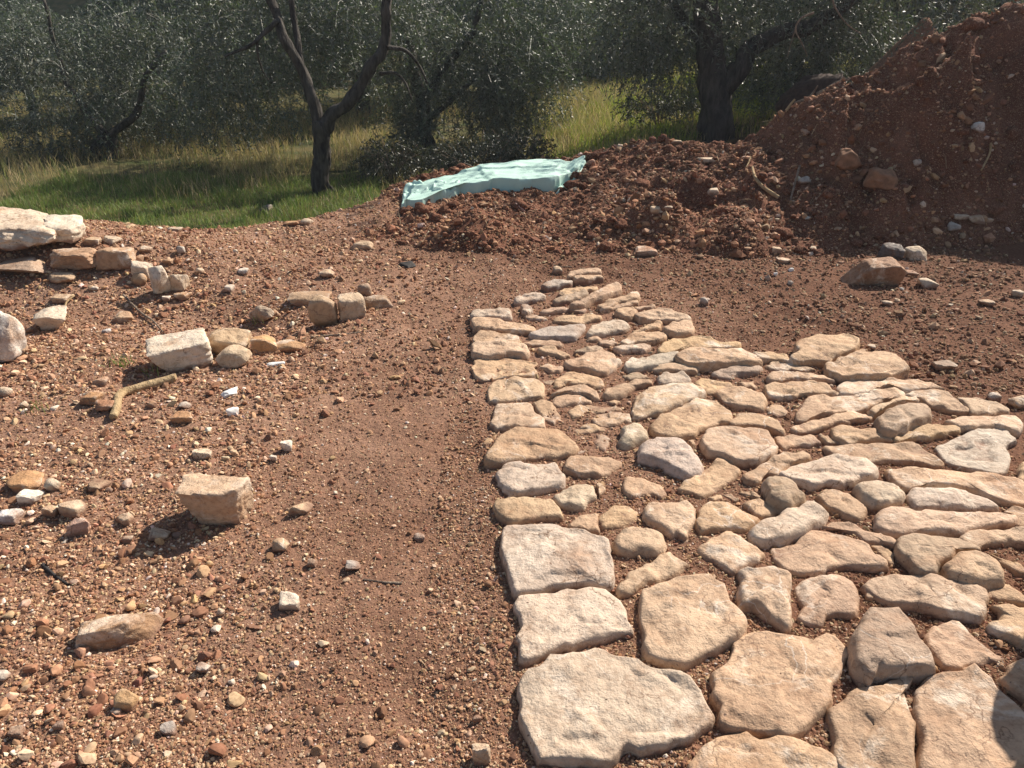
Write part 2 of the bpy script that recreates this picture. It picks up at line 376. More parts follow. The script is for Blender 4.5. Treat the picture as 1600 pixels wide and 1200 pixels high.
PV('A', 'whitish two humped stone heading the straight paving edge', 'w', .06, .5, 65,370,80,345,160,340,240,335,300,345,315,370,310,395,220,395,120,390,70,390)
PV('A', 'small upright chunk beside the whitish two humped stone', 'd', .05, .4, 365,320,400,308,440,315,445,345,420,370,385,355)
PV('A', 'wavy thin stone in front of the scuffed far stones', 't', .035, .3, 495,355,560,335,650,325,740,320,785,332,750,350,680,345,590,355,520,368)
PV('A', 'tiny flat sliver right of the whitish two humped stone', 'o', .02, .3, 410,380,460,378,520,388,540,402,500,410,430,400)
PV('A', 'long sloping stone second from the far end of the straight edge', 't', .06, .35, 70,420,95,398,180,400,280,415,380,430,450,450,475,465,440,480,350,478,250,470,150,465,80,458)
PV('A', 'slim leaf shaped stone in the middle of a far row', 't', .04, .3, 575,405,640,385,730,375,820,370,880,382,870,402,800,412,730,425,650,420,590,418)
PV('A', 'grey boat shaped slab among the far tan stones', 'g', .05, .35, 430,495,480,475,560,460,660,440,760,435,775,460,750,490,700,525,640,520,540,520,450,512)
PV('A', 'rough broken stone with pale chipped front beside the grey boat shaped slab', 'w', .06, .35, 785,480,830,445,890,425,950,415,1010,420,1060,445,1040,465,960,480,880,500,800,505)
PV('A', 'blunt stone with a dark hollow at its side near the far end', 't', .06, .4, 960,345,1010,330,1080,330,1110,350,1090,380,1050,395,1000,375)
PV('A', 'broad pale oval slab on the far outer edge', 'p', .07, .4, 1090,375,1150,350,1230,338,1310,345,1400,370,1430,390,1390,405,1300,400,1200,400,1120,405)
PV('A', 'small pointed stone below the broad pale oval slab', 't', .05, .4, 1080,480,1120,455,1170,430,1220,412,1258,425,1250,455,1190,465,1130,480)
PV('A', 'short block shaped stone on the outer edge below the oval slab', 't', .07, .4, 1270,460,1310,435,1370,415,1440,412,1460,445,1440,480,1390,500,1330,490,1290,480)
PV('A', 'flat tan block third along the straight edge from the far end', 't', .045, .3, 80,520,110,480,180,478,270,488,350,495,370,520,340,545,250,540,160,545,90,545)
PV('A', 'thick rounded edge stone with a whitened front face', 'p', .08, .4, 65,590,75,555,130,548,230,545,350,545,410,565,430,600,400,625,310,622,200,630,110,625,70,612)
PV('A', 'slender flat stone behind the whitened edge stone', 't', .03, .3, 390,545,450,530,540,528,620,535,650,552,620,570,540,568,450,560)
PV('A', 'slender ridge backed stone beside the whitened edge stone', 't', .04, .4, 475,590,530,572,600,575,650,600,690,625,640,630,560,620,490,610)
PV('A', 'tiny oval stone in loose soil behind the kite shaped slab', 't', .03, .5, 770,525,820,508,880,512,890,530,830,540,780,540)
PV('A', 'tiny flat chip between the oval pebble stone and a pale ridge', 't', .025, .3, 850,545,900,535,960,535,985,552,930,565,870,560)
PV('A', 'broken low stone directly behind the kite shaped slab', 'd', .04, .4, 710,590,780,572,850,560,890,575,860,600,780,605,720,605)
PV('A', 'tan wedge stone above a white ended ridge in a far row', 't', .05, .35, 1010,530,1050,500,1130,485,1220,475,1280,500,1290,520,1220,535,1130,550,1050,555,1015,550)
PV('A', 'slim ridge stone with a white tip in a far row', 'p', .05, .45, 940,585,1000,565,1080,555,1150,552,1195,575,1160,595,1080,595,1000,602)
PV('A', 'kite shaped tan slab pointing to the far end', 't', .06, .3, 660,670,720,640,800,615,880,595,940,615,985,655,970,700,900,740,820,725,740,705,680,690)
PV('A', 'wide edge slab with a notch broken from its front', 't', .05, .25, 75,700,90,655,180,650,280,650,390,655,485,675,440,700,470,745,400,765,320,760,230,770,130,780,90,750)
PV('A', 'small tan stone between the notched edge slab and the kite slab', 't', .04, .4, 490,705,530,685,600,682,655,705,620,730,550,735)
PV('A', 'broad grey tan slab right of the kite shaped slab', 'g', .05, .3, 1020,690,1060,640,1150,625,1250,612,1350,602,1365,625,1320,665,1250,690,1160,710,1070,720)
PV('A', 'hump backed stone with chipped front below the kite slab', 't', .07, .5, 590,790,620,750,690,728,770,740,850,755,890,790,890,820,820,820,750,805,660,810,600,820)
PV('A', 'small crumbly stone left of the hump backed one', 'd', .04, .5, 510,790,560,770,600,785,575,815,520,812)
PV('A', 'rounded square edge stone behind a white scarred one', 'p', .07, .4, 170,860,190,800,250,775,350,770,460,772,510,800,525,860,510,895,430,900,330,905,230,922,180,915)
PV('A', 'upper of two stacked crescent stones in the middle', 't', .07, .4, 560,880,620,840,720,818,810,820,860,855,865,890,820,897,740,872,640,862,590,885)
PV('A', 'lower of two stacked crescent stones in the middle', 't', .06, .5, 570,908,600,872,680,866,770,877,815,902,810,925,720,935,640,945,580,928)
PV('A', 'loaf shaped stone with a dark flank below the kite slab', 't', .07, .55, 890,855,930,820,1010,795,1100,778,1170,785,1195,805,1120,820,1060,850,1000,890,930,890,890,880)
PV('A', 'small low stone above the loaf shaped one', 'd', .04, .4, 1000,755,1060,735,1130,735,1180,765,1130,780,1040,785)
PV('B', 'pale ridge stone lying behind a bright white block', 'p', .06, .4, 80,315,130,290,240,275,350,285,372,310,355,335,290,330,200,325,110,335)
PV('B', 'bright white block tucked in front of a pale ridge stone', 'w', .07, .45, 105,370,150,335,260,330,310,370,305,400,220,402,130,405)
PV('A', 'tan edge stone with a white scar down one corner', 'p', .08, .4, 195,990,220,935,320,928,430,925,470,975,520,1030,520,1070,430,1070,330,1075,230,1080,200,1050)
PV('A', 'tapered stone joined to the white scarred edge stone', 't', .05, .35, 443,925,500,910,570,915,605,950,620,1010,600,1045,560,1050,512,1008,475,970)
PV('A', 'long crumbly slab half buried in soil', 't', .035, .3, 670,975,720,945,820,935,930,945,1005,960,990,977,890,983,780,985,720,1015,685,1015)
PV('A', 'flat pitted slab in front of the long crumbly one', 't', .04, .3, 810,1020,870,988,960,982,1050,992,1060,1030,1000,1060,920,1075,840,1060,815,1045)
PV('A', 'low flaky stone in front of the flat pitted slab', 't', .035, .3, 700,1095,770,1065,850,1060,920,1080,900,1105,820,1110,740,1120)
PV('A', 'egg sized stone sitting behind the long crumbly slab', 't', .04, .6, 910,920,950,898,990,918,960,940)
PV('D', 'round whitish cobble wedged upright among rubble', 'w', .09, .8, 905,130,930,70,990,48,1060,60,1095,110,1080,145,1030,165,980,190,930,185)
PV('D', 'small drop shaped cobble left of the round whitish one', 'p', .05, .6, 755,160,780,120,820,112,865,140,860,185,830,235,790,215)
PV('D', 'finger sized pale chip behind a lopsided tan stone', 'w', .03, .6, 640,235,690,212,735,225,720,245,660,250)
PV('A', 'large pale rounded slab rising to one side in the middle', 'p', .10, .5, 1080,960,1100,870,1180,830,1280,805,1400,805,1490,820,1530,870,1470,900,1380,940,1290,975,1200,985,1120,1010,1085,1000)
PV('B', 'large irregular slab with a white worn flank in the middle', 't', .08, .4, 70,660,110,610,180,590,270,540,370,495,450,510,540,560,580,590,560,640,490,660,390,690,330,740,240,750,150,735,90,710)
PV('B', 'flat tan slab lying behind the two lobed stone', 't', .05, .3, 330,400,370,380,460,375,560,390,605,420,540,430,480,460,420,470,390,440)
PV('B', 'two lobed tan stone with softly rounded top', 't', .07, .45, 470,470,500,430,580,425,680,435,750,460,778,500,760,550,690,555,600,540,520,515)
PV('B', 'small smooth stone above the two lobed one', 't', .05, .5, 610,400,650,382,710,385,745,415,720,438,640,430)
PV('B', 'thin layered slab along the far outer edge', 't', .07, .4, 120,180,150,140,220,115,320,112,430,118,500,140,600,150,615,180,500,180,380,185,280,185,180,205,135,205)
PV('B', 'big smooth oblong slab behind a dark shadow gap', 't', .09, .4, 220,240,290,195,400,185,520,188,640,195,720,220,755,260,700,280,600,275,480,290,380,285,290,275)
PV('B', 'thin tapering stone continuing from the big oblong slab', 't', .06, .35, 700,207,800,205,890,215,930,240,980,270,900,265,820,255,755,250)
PV('B', 'narrow pale stone arching above a ragged fronted one', 'p', .05, .4, 770,285,830,270,930,275,1030,295,1105,320,1030,322,930,318,830,312)
PV('B', 'ragged fronted narrow stone under the pale arching one', 't', .06, .4, 790,365,820,328,900,328,1000,330,1100,347,1205,375,1190,388,1090,380,980,382,880,392,820,390)
PV('B', 'lumpy broken topped stone left of the ragged fronted one', 'd', .06, .4, 450,335,520,310,620,290,720,288,765,310,740,335,660,345,570,365,480,360)
PV('B', 'high flat topped slab forming the outer far corner', 't', .10, .3, 935,245,985,205,965,168,1020,130,1110,108,1200,100,1300,115,1375,150,1350,190,1260,215,1180,255,1080,255,990,262)
PV('C', 'big curved slab with a crack down its front', 't', .10, .35, 355,280,430,262,500,230,580,215,680,212,780,235,850,290,868,320,810,345,740,350,660,360,560,365,450,350,370,320)
PV('B', 'oblong tan slab with a dark undercut front', 't', .08, .35, 765,430,830,405,930,395,1060,390,1160,405,1225,460,1120,465,1010,475,880,490,810,475)
PV('B', 'small flat tan stone under the undercut oblong slab', 'o', .04, .35, 785,560,820,525,880,530,945,570,920,595,860,605,810,585)
PV('C', 'long fissured slab running to the outer edge', 't', .08, .3, 445,425,475,390,560,382,660,385,780,375,900,385,1000,400,1090,440,1010,440,860,462,800,425,700,430,610,465,520,470,460,460)
PV('C', 'longest stepped slab split lengthwise by a fissure', 't', .07, .3, 190,570,230,510,290,480,420,480,560,470,680,450,800,430,850,470,800,500,720,515,650,545,560,570,440,585,330,600,240,635,180,625)
PV('C', 'narrow curving stone below the longest stepped slab', 't', .06, .35, 135,690,220,655,330,620,430,590,530,575,630,595,640,625,550,635,430,645,330,685,200,705)
PV('C', 'dark rounded boulder standing proud among flat slabs', 'd', .14, .7, 680,640,700,580,770,540,870,525,960,525,1030,565,1025,620,960,645,880,680,790,700,710,685)
PV('C', 'pale sliver leaning on the back of the dark boulder', 'p', .11, .4, 640,570,700,540,790,510,860,485,920,485,935,510,860,525,760,545,700,578,660,600)
PV('C', 'tapering slab behind the dark boulder', 't', .08, .35, 850,470,930,450,1040,445,1130,470,1200,510,1260,570,1180,575,1080,555,1010,535,940,500)
PV('C', 'thin triangular slab reaching the outer edge', 'p', .08, .3, 1170,492,1280,490,1400,520,1480,560,1480,585,1380,590,1270,590,1225,545)
PV('C', 'long smooth slab with a blunt outer end', 'p', .10, .4, 1110,640,1200,610,1330,600,1480,600,1560,615,1580,660,1565,710,1500,690,1430,668,1350,680,1230,685,1180,660)
PV('C', 'flaky layered slab with a black shadow line beneath', 't', .09, .25, 780,730,870,690,980,665,1100,655,1185,668,1190,700,1100,715,1000,740,900,755,800,755)
PV('C', 'smooth blue grey slab broader than its tan neighbours', 'g', .06, .2, 1060,790,1130,760,1220,715,1310,690,1420,674,1490,707,1560,775,1480,790,1500,850,1510,920,1440,970,1330,955,1200,920,1110,890,1090,840)
PV('C', 'tan block stone below the narrow curving one', 't', .08, .3, 410,700,440,672,560,675,660,685,720,720,770,760,690,755,580,765,480,775,420,745)
PV('C', 'broad tan slab above the long white bellied slab', 't', .07, .35, 350,800,450,785,560,770,700,780,860,768,930,790,1000,840,1085,900,1040,925,920,900,780,885,650,890,520,865,420,840)
PV('B', 'smooth crescent slab behind the big shadow fronted block', 't', .06, .35, 565,655,610,600,680,585,780,600,870,640,902,690,870,725,800,688,700,672,600,676)
PV('B', 'big block stone with a deep shadowed front face', 'p', .12, .35, 390,740,430,700,500,670,590,685,700,677,790,697,850,760,860,800,820,840,740,880,620,890,520,860,420,830,400,780)
PV('B', 'flat tan stone beside the big shadow fronted block', 't', .06, .3, 845,740,930,725,1060,712,1135,770,1060,785,960,795,890,815,862,780)
PV('C', 'little pale stone in front of the narrow curving one', 'p', .04, .4, 300,725,370,722,420,750,465,780,400,782,340,765)
PV('E', 'whitish domed boulder with soil clinging to its front', 'w', .11, .7, 0,220,30,175,100,148,200,150,290,180,350,240,385,310,370,350,290,370,220,340,130,300,50,270,10,270)
PV('E', 'small chunk propped behind the whitish domed boulder', 't', .06, .5, 292,165,345,160,358,200,340,215)
PV('E', 'slanting diamond shaped tan slab in the middle', 't', .06, .35, 225,460,310,400,390,345,440,290,500,265,560,310,620,345,610,390,530,420,480,470,410,505,320,490)
PV('E', 'sloping tan stone leaning against a dark oval cobble', 't', .09, .4, 640,370,720,330,800,270,900,240,1010,240,1055,260,1000,290,900,330,870,370,780,370,740,410,660,410)
PV('F', 'large scoured white slab with a jagged shadowed front', 'w', .11, .4, 85,345,160,315,260,280,400,255,520,275,630,300,690,345,650,385,560,400,440,435,370,420,260,440,170,400,100,370)
PV('E', 'dark grey oval cobble standing steeply on edge', 'd', .13, .75, 775,440,790,395,850,375,910,400,980,450,1030,500,990,530,920,570,860,565,800,510)
PV('F', 'pale angular stone with a nibbled corner below the white slab', 't', .07, .35, 300,505,340,470,430,470,510,490,560,540,620,590,600,630,550,650,470,620,400,600,330,550)
PV('F', 'plump pale cobble with smooth white cheek', 'w', .10, .65, 550,450,600,420,700,418,780,445,850,500,820,545,740,565,650,560,580,520)
PV('F', 'very long tan slab running out past the frame edge', 't', .09, .3, 740,350,860,335,1000,338,1150,348,1300,362,1450,375,1540,400,1600,440,1640,500,1600,560,1500,550,1380,500,1250,467,1100,455,1000,453,860,455,810,420)
PV('F', 'stone crusted with glossy white quartz along its front', 'w', .09, .5, 880,510,910,477,1000,462,1130,467,1260,492,1370,530,1430,590,1330,590,1180,580,1050,585,930,580)
PV('F', 'long pale beam like stone with a rounded white shoulder', 'p', .10, .45, 680,690,700,620,740,600,880,600,1050,597,1250,597,1420,607,1530,640,1545,680,1430,690,1290,700,1180,740,1000,740,850,740,730,720)
PV('F', 'tan stone cut by the frame edge beyond the beam like stone', 'o', .06, .35, 1450,602,1540,580,1640,590,1640,690,1555,690,1525,640)
PV('F', 'pale topped stone below the end of the beam like stone', 'p', .08, .4, 1210,760,1240,720,1330,704,1480,707,1640,717,1640,800,1500,790,1390,800,1320,830,1250,810)
PV('E', 'bright white bar shaped cobble set diagonally', 'w', .10, .6, 695,740,740,680,830,640,930,590,1010,545,1090,555,1170,610,1180,640,1090,690,1020,735,920,760,820,790,740,780)
PV('E', 'small tan triangle between the dark cobble and a white bar', 'o', .05, .35, 650,570,700,540,770,535,830,570,895,603,825,638,770,645,700,610)
PV('E', 'rounded tan slab joined to a scooped one beside it', 't', .07, .4, 345,690,375,610,420,550,500,548,600,580,690,630,750,660,680,700,600,715,480,730,385,745)
PV('E', 'scooped tan stone with a bright white lip on one flank', 'p', .10, .5, 30,620,50,560,110,535,200,545,300,545,350,580,345,640,325,700,290,760,230,730,210,750,130,690,60,660)
PV('E', 'diamond shaped stone with a small hole in its top', 't', .08, .4, 370,825,440,780,560,725,640,770,720,820,780,860,720,895,640,930,570,980,500,930,420,890)
PV('E', 'large smooth tan slab with fine white veins', 't', .08, .35, 835,830,900,800,980,780,1040,715,1150,730,1260,755,1380,790,1460,860,1530,930,1520,965,1420,950,1280,950,1150,985,1000,980,900,950,850,890)
PV('F', 'slim tan stone edging the smooth veined slab', 'o', .07, .35, 310,695,400,682,480,680,580,710,700,740,795,780,800,825,720,805,620,788,540,743,430,718)
PV('F', 'flaky splinter between the slim edging stone and a pointed block', 'o', .04, .3, 640,815,720,822,790,870,800,930,740,920,700,870)
PV('F', 'pointed block with a dark shaded side and hooked corner', 'd', .13, .35, 800,790,830,758,920,755,1050,770,1170,785,1260,815,1320,852,1200,848,1130,895,1080,930,1070,985,960,985,890,930,830,850)
PV('F', 'smooth dome shaped cobble nested against the pointed block', 'p', .12, .75, 1090,960,1120,900,1180,862,1280,860,1380,900,1460,980,1465,1040,1400,1045,1250,1045,1130,1005)
PV('D', 'chalk white pitted edge stone with a crumbling face', 'w', .09, .5, 150,350,190,310,280,290,400,292,510,300,560,370,560,430,470,455,350,480,230,485,170,430)
PV('D', 'broad tan edge slab with a white stripe across its back', 't', .08, .4, 85,250,120,190,170,120,260,85,400,85,530,90,610,150,655,205,600,240,540,270,450,265,330,275,230,287,140,303,95,285)
PV('D', 'broken corner chip outside the white striped edge slab', 't', .03, .4, 50,180,110,130,162,108,135,160,95,208,70,215)
PV('D', 'lopsided tan stone beside the white striped edge slab', 't', .07, .4, 560,330,590,270,650,240,760,252,860,257,925,290,880,330,850,360,780,380,690,375,610,345)
PV('D', 'pale knobbly broken stone beside the chalk white one', 'w', .07, .5, 500,500,560,460,640,430,740,450,775,500,720,530,680,570,600,570,530,540)
PV('D', 'small pale nub behind the knobbly broken stone', 'p', .06, .6, 750,440,790,435,815,475,790,500)
PV('D', 'low edge block with fluted cracks behind the big square slab', 'p', .08, .35, 135,570,170,525,270,515,380,515,470,520,545,580,550,640,450,640,350,650,230,662,170,620)
PV('D', 'biggest square pale slab on the straight edge', 'w', .10, .25, 180,740,190,690,270,672,400,692,540,707,680,732,800,767,840,830,860,930,850,1080,720,1045,560,1060,420,1070,290,1110,260,1080,215,950,190,850)
PV('D', 'crumbling ribbed stone beside the fluted edge block', 't', .06, .4, 580,680,640,635,770,602,778,640,778,720,720,735,620,700)
PV('D', 'knuckled stone joined to the crumbling ribbed one', 't', .07, .45, 784,640,830,590,900,570,970,570,1025,600,1020,650,960,680,880,690,800,710,786,680)
PV('D', 'low stone with a bright broken ledge on its front', 't', .06, .3, 930,450,965,395,1060,405,1170,435,1200,480,1170,525,1090,490,1000,520,940,490)
PV('D', 'pale potato shaped cobble beside the biggest square slab', 'p', .09, .7, 870,790,920,720,1000,712,1100,720,1180,750,1215,790,1190,830,1110,865,1000,860,900,835)
PV('D', 'curved bone shaped stone between two large square slabs', 'p', .08, .5, 890,1070,960,990,1060,940,1150,870,1220,850,1290,890,1345,935,1280,985,1190,1030,1080,1060,1020,1090,920,1100)
PV('G', 'pale edge slab with a brown pitted hollow at one corner', 'w', .09, .35, 95,230,120,195,250,178,350,178,450,155,540,148,650,180,700,230,745,320,770,400,680,400,620,440,480,460,370,480,300,520,210,550,130,560,108,420,150,340,105,280)
PV('G', 'large pale five sided slab with rounded shoulders', 'p', .11, .35, 825,240,870,170,960,120,1040,80,1120,90,1240,75,1310,140,1350,230,1410,290,1465,390,1400,450,1290,505,1160,535,1090,590,1020,580,920,575,850,550,858,400,838,320)
PV('G', 'huge grey veined slab with a chipped front at the path corner', 'w', .10, .25, 130,720,170,640,250,615,290,570,420,560,540,520,640,545,760,570,900,640,1050,655,1130,690,1180,790,1250,930,1160,980,1090,1020,1000,1060,880,1070,820,1090,745,1050,720,1110,620,1160,480,1175,400,1165,320,1130,230,1130,170,1000,140,850)
PV('G', 'huge smooth tan slab with a worn bulging corner', 't', .09, .3, 1225,780,1270,650,1365,560,1385,480,1490,410,1560,400,1660,430,1730,440,1850,450,1880,405,1960,430,2040,520,2040,580,1990,640,1930,730,1940,800,1900,880,1800,960,1700,1010,1620,985,1560,1010,1440,970,1320,950,1295,900,1300,830)
PV('G', 'smooth tan slab with a dark pit cut by the bottom of the frame', 't', .08, .35, 1110,1180,1170,1090,1260,1020,1380,985,1450,1010,1530,1060,1600,1040,1680,1035,1800,1060,1900,1110,1980,1190,1960,1260,1600,1300,1150,1260)
PV('H', 'steep pale wedge cobble with a white lit flank', 'p', .13, .5, -90,65,-70,38,0,40,100,25,170,60,235,100,205,170,200,230,235,330,190,385,140,345,60,300,0,260,-70,260,-95,160)
PV('H', 'squarish tan stone beside the steep wedge cobble', 't', .08, .35, 240,160,310,90,400,85,490,85,560,115,595,150,605,240,580,310,500,315,410,320,390,365,300,345,245,320,285,250)
PV('H', 'long pale slab with wood like grain and white end', 'p', .10, .35, 640,140,720,80,850,60,1000,80,1160,110,1310,140,1340,200,1330,260,1310,330,1200,320,1080,290,930,250,820,230,720,190)
PV('H', 'tall domed boulder casting a deep shadow beside it', 'd', .15, .62, 565,470,590,380,660,290,740,300,830,300,890,350,940,440,1000,530,1050,640,960,640,850,650,720,650,640,660,590,580)
PV('H', 'flat tan slab right beside the tall domed boulder', 't', .07, .3, 1000,430,1020,390,1100,365,1190,350,1260,420,1340,490,1465,555,1440,580,1340,580,1240,610,1100,620,1040,560,1010,490)
PV('H', 'tan slab with a white chipped notch at the frame edge', 't', .09, .35, 1355,370,1420,330,1430,300,1390,250,1500,255,1640,270,1640,480,1560,485,1440,440,1380,410)
PV('H', 'small flat stone past the end of the wood grained slab', 't', .07, .35, 1360,190,1370,125,1480,135,1640,200,1640,250,1500,240,1400,225)
PV('H', 'big flat tan slab with a hooked top end at the bottom', 't', .10, .3, 450,870,490,800,600,735,700,735,800,690,900,690,930,730,880,770,890,850,915,950,910,1080,900,1250,600,1280,440,1150,455,1000,450,920)
PV('H', 'large flat slab half covered by a shadow at the frame corner', 't', .11, .3, 940,780,980,710,1040,690,1180,660,1280,615,1360,690,1440,770,1530,850,1600,940,1640,1000,1600,1150,1400,1280,980,1250,970,1100,960,950,940,860)
PV('H', 'smooth tan slab cut by the frame edge above the shadowed one', 't', .08, .35, 1445,680,1480,590,1575,565,1680,570,1700,800,1600,820,1510,750)
PV('F', 'reddish soil stained stone behind the dome shaped cobble', 'o', .05, .4, 1350,860,1450,880,1600,930,1640,1000,1560,990,1460,920)
PV('F', 'rounded stone at the frame edge beyond the blue grey slab', 't', .07, .5, 1560,340,1600,290,1660,300,1660,420,1580,400)
PV('E', 'small low stone in the gap behind the joined tan slabs', 't', .035, .4, 415,530,460,505,520,510,530,540,450,550)
PV('E', 'tilted splinter in the gap behind the joined tan slabs', 'p', .04, .4, 510,490,560,490,620,530,600,545,540,520)
PV('E', 'little humped stone under the sloping tan stone', 't', .05, .5, 620,480,680,470,760,520,730,530,650,505)
PV('F', 'thin sliver of tan stone behind the beam like stone', 't', .04, .3, 770,580,830,565,900,575,940,593,860,598,790,598)
PV('H', 'fist sized rough stone at the tip of the wood grained slab', 'p', .05, .6, 622,170,660,150,690,180,680,215,632,205)
PV('C', 'small flat stone wedged behind the cracked curved slab', 't', .05, .35, 520,212,560,196,620,195,605,214,545,222)

def dense_outline(poly, n, seed, jag):
    P = np.array(poly); Q = np.roll(P, -1, 0)
    # round corners a little (Chaikin once), then resample by length
    C = np.empty((2 * len(P), 2)); C[0::2] = 0.90 * P + 0.10 * Q; C[1::2] = 0.10 * P + 0.90 * Q
    L = np.linalg.norm(np.roll(C, -1, 0) - C, axis=1); cum = np.concatenate([[0], np.cumsum(L)])
    t = np.linspace(0, cum[-1], n, endpoint=False); Cc = np.vstack([C, C[:1]])
    o = np.stack([np.interp(t, cum, Cc[:, 0]), np.interp(t, cum, Cc[:, 1])], 1)
    q = np.c_[o, np.full(n, seed * 3.1)]
    nr = np.stack([vn(q, 0.05, seed), vn(q, 0.05, seed + 9)], 1) * 0.007 * jag + np.stack([vn(q, 0.018, seed), vn(q, 0.018, seed + 9)], 1) * 0.003 * jag
    return o + nr
def area_c(P):
    x, y = P[:, 0], P[:, 1]; x2, y2 = np.roll(x, -1), np.roll(y, -1); cr = x * y2 - x2 * y
    a = cr.sum() / 2; return abs(a), np.array([((x + x2) * cr).sum(), ((y + y2) * cr).sum()]) / (6 * a)
def build_pavers():
    for k, (label, tint, H, rnd, poly) in enumerate(PAV):
        H = 0.018 + 0.32 * H if rnd < .6 else 0.58 * H; rnd = rnd * .55
        if min(q[1] for q in poly) < 560: H *= 1.35
        rng = np.random.default_rng(100 + k)
        W_ = np.array([up(px, py, H * 0.75)[:2] for px, py in poly])
        A, c = area_c(W_); size = math.sqrt(A)
        n = int(np.clip(size / 0.006, 40, 130)); o = dense_outline(W_ - c, n, k + 1, 1.3); o = o * (1 + min(0.009 / (0.5 * size), .10))
        # distance of each outline point to the centroid, true inward distance from the line's slant
        rlen = np.linalg.norm(o, axis=1); tn = np.roll(o, -1, 0) - np.roll(o, 1, 0); tn /= np.linalg.norm(tn, axis=1)[:, None] + 1e-9
        cosn = np.abs(o[:, 0] * tn[:, 1] - o[:, 1] * tn[:, 0]) / (rlen + 1e-9); perp = rlen * np.clip(cosn, 0.35, 1)
        rr = min(0.005 + rnd * 0.06, 0.75 * perp.min() + 0.2 * size * rnd)
        nr = int(np.clip(size / 0.010, 10, 34))
        s = 1 - np.linspace(0, 1, nr) ** 1.5
        s = np.concatenate([[1.035, 1.02], s[:-1], [0.012]])
        V = []
        tilt = rng.normal(0, 0.022, 2) * (0.5 + rnd)
        ph = rng.random(2) * 50
        for i, si in enumerate(s):
            xy = o * si
            if i < 2: z = np.full(n, -0.07 if i == 0 else -0.02)
            else:
                d = np.clip((1 - si) * perp / rr, 0, 1); z = H * np.clip(1 - (1 - d) ** 2.6, 0, 1) ** (1 / 2.0)
                z = z * (1 - 0.0) + 0.012 * rnd * 3 * (1 - si * si) * (size / 0.3)
                q = np.c_[xy + c, np.full(n, k * 1.7)]
                amp = (0.4 + 0.6 * np.clip((1 - si) * 8, 0, 1))
                z = z + amp * (0.007 * fbm(q, 0.14, 3, 7) * min(1.3, size / 0.2) + 0.0045 * fbm(q, 0.035, 3, 8) + 0.008 * (sstep(fbm(q, .13, 3, 12), -.05, .05) - .5))
                z = z - amp * 0.010 * np.clip(ridge(q, 0.16, 2, k + 50) - 0.62, 0, 1) * 3.0 * min(1, size / 0.2)
                z = z + (xy @ tilt)
            V.append(np.c_[xy, z])
        V = np.concatenate(V); m = len(s)
        Fq = [(i * n + j, i * n + (j + 1) % n, (i + 1) * n + (j + 1) % n, (i + 1) * n + j) for i in range(m - 1) for j in range(n)]
        q = V + np.r_[c, k]
        V[:, :2] += np.stack([vn(q, 0.03, 3), vn(q, 0.03, 4)], 1) * 0.003
        gz = float(np.mean(ground_z(np.array([c[0]]), np.array([c[1]]))))
        ob = mesh_np('paving_stone', V, Fq, M_PAVE, (c[0], c[1], 0.0))
        # cap the small centre hole
        t = np.array(TINT[tint]) * (1 + rng.normal(0, 0.06)); t[2] *= 1 + rng.normal(0, 0.04)
        ob.color = (*np.clip(t, 0, 1), 1)
        tag(ob, label, 'paving stone', 'old limestone paving stones')
build_pavers()

# ------------------------------------------------------------------ loose rocks
def ico(sub):
    bm = bmesh.new(); bmesh.ops.create_icosphere(bm, subdivisions=sub, radius=1.0)
    V = np.array([v.co[:] for v in bm.verts]); Fc = np.array([[v.index for v in f.verts] for f in bm.faces]); bm.free()
    return V / np.linalg.norm(V, axis=1)[:, None], Fc
ICO = {s: ico(s) for s in (1, 2, 3, 4, 5)}
def rock_shape(seed, kind='block', sub=4, planes=None, rough=1.0):
    """faceted stone inside the unit box [-1,1]^3"""
    rng = np.random.default_rng(seed); D, Fc = ICO[sub]
    if planes is None:
        P = []
        for ax in range(3):
            for sg in (-1, 1):
                nrm = np.zeros(3); nrm[ax] = sg; nrm += rng.normal(0, 0.16, 3); P.append((*nrm, 0.92 + rng.normal(0, 0.06)))
        nc = {'block': 5, 'lump': 16, 'slab': 6, 'wedge': 4, 'shard': 7}[kind]
        for _ in range(nc):
            nrm = rng.normal(0, 1, 3); nrm /= np.linalg.norm(nrm)
            P.append((*nrm, {'block': 1.12, 'lump': 0.98, 'slab': 1.0, 'wedge': 0.95, 'shard': 0.86}[kind] + rng.normal(0, 0.10)))
        if kind == 'wedge': P.append((0.8, 0, 0.8, 0.72))
    else: P = planes
    P = np.array(P); nl = np.linalg.norm(P[:, :3], axis=1); Nn = P[:, :3] / nl[:, None]; d = P[:, 3]
    pw = {'lump': 15}.get(kind, 26)
    r = ((np.clip(D @ Nn.T, 0, None) / d) ** pw).sum(1) ** (-1 / pw)
    V = D * r[:, None]
    q = V + seed * 3.3
    amp = (0.075 * fbm(q, 0.7, 3, seed) + 0.06 * ridge(q, 0.45, 3, seed + 5) + 0.035 * fbm(q, 0.18, 4, seed + 9)) * rough
    V = V * (1 + amp[:, None]); lo, hi = V.min(0), V.max(0); return (V - (lo + hi) / 2) / ((hi - lo) / 2), Fc
ROCK_MESH_N = [0]
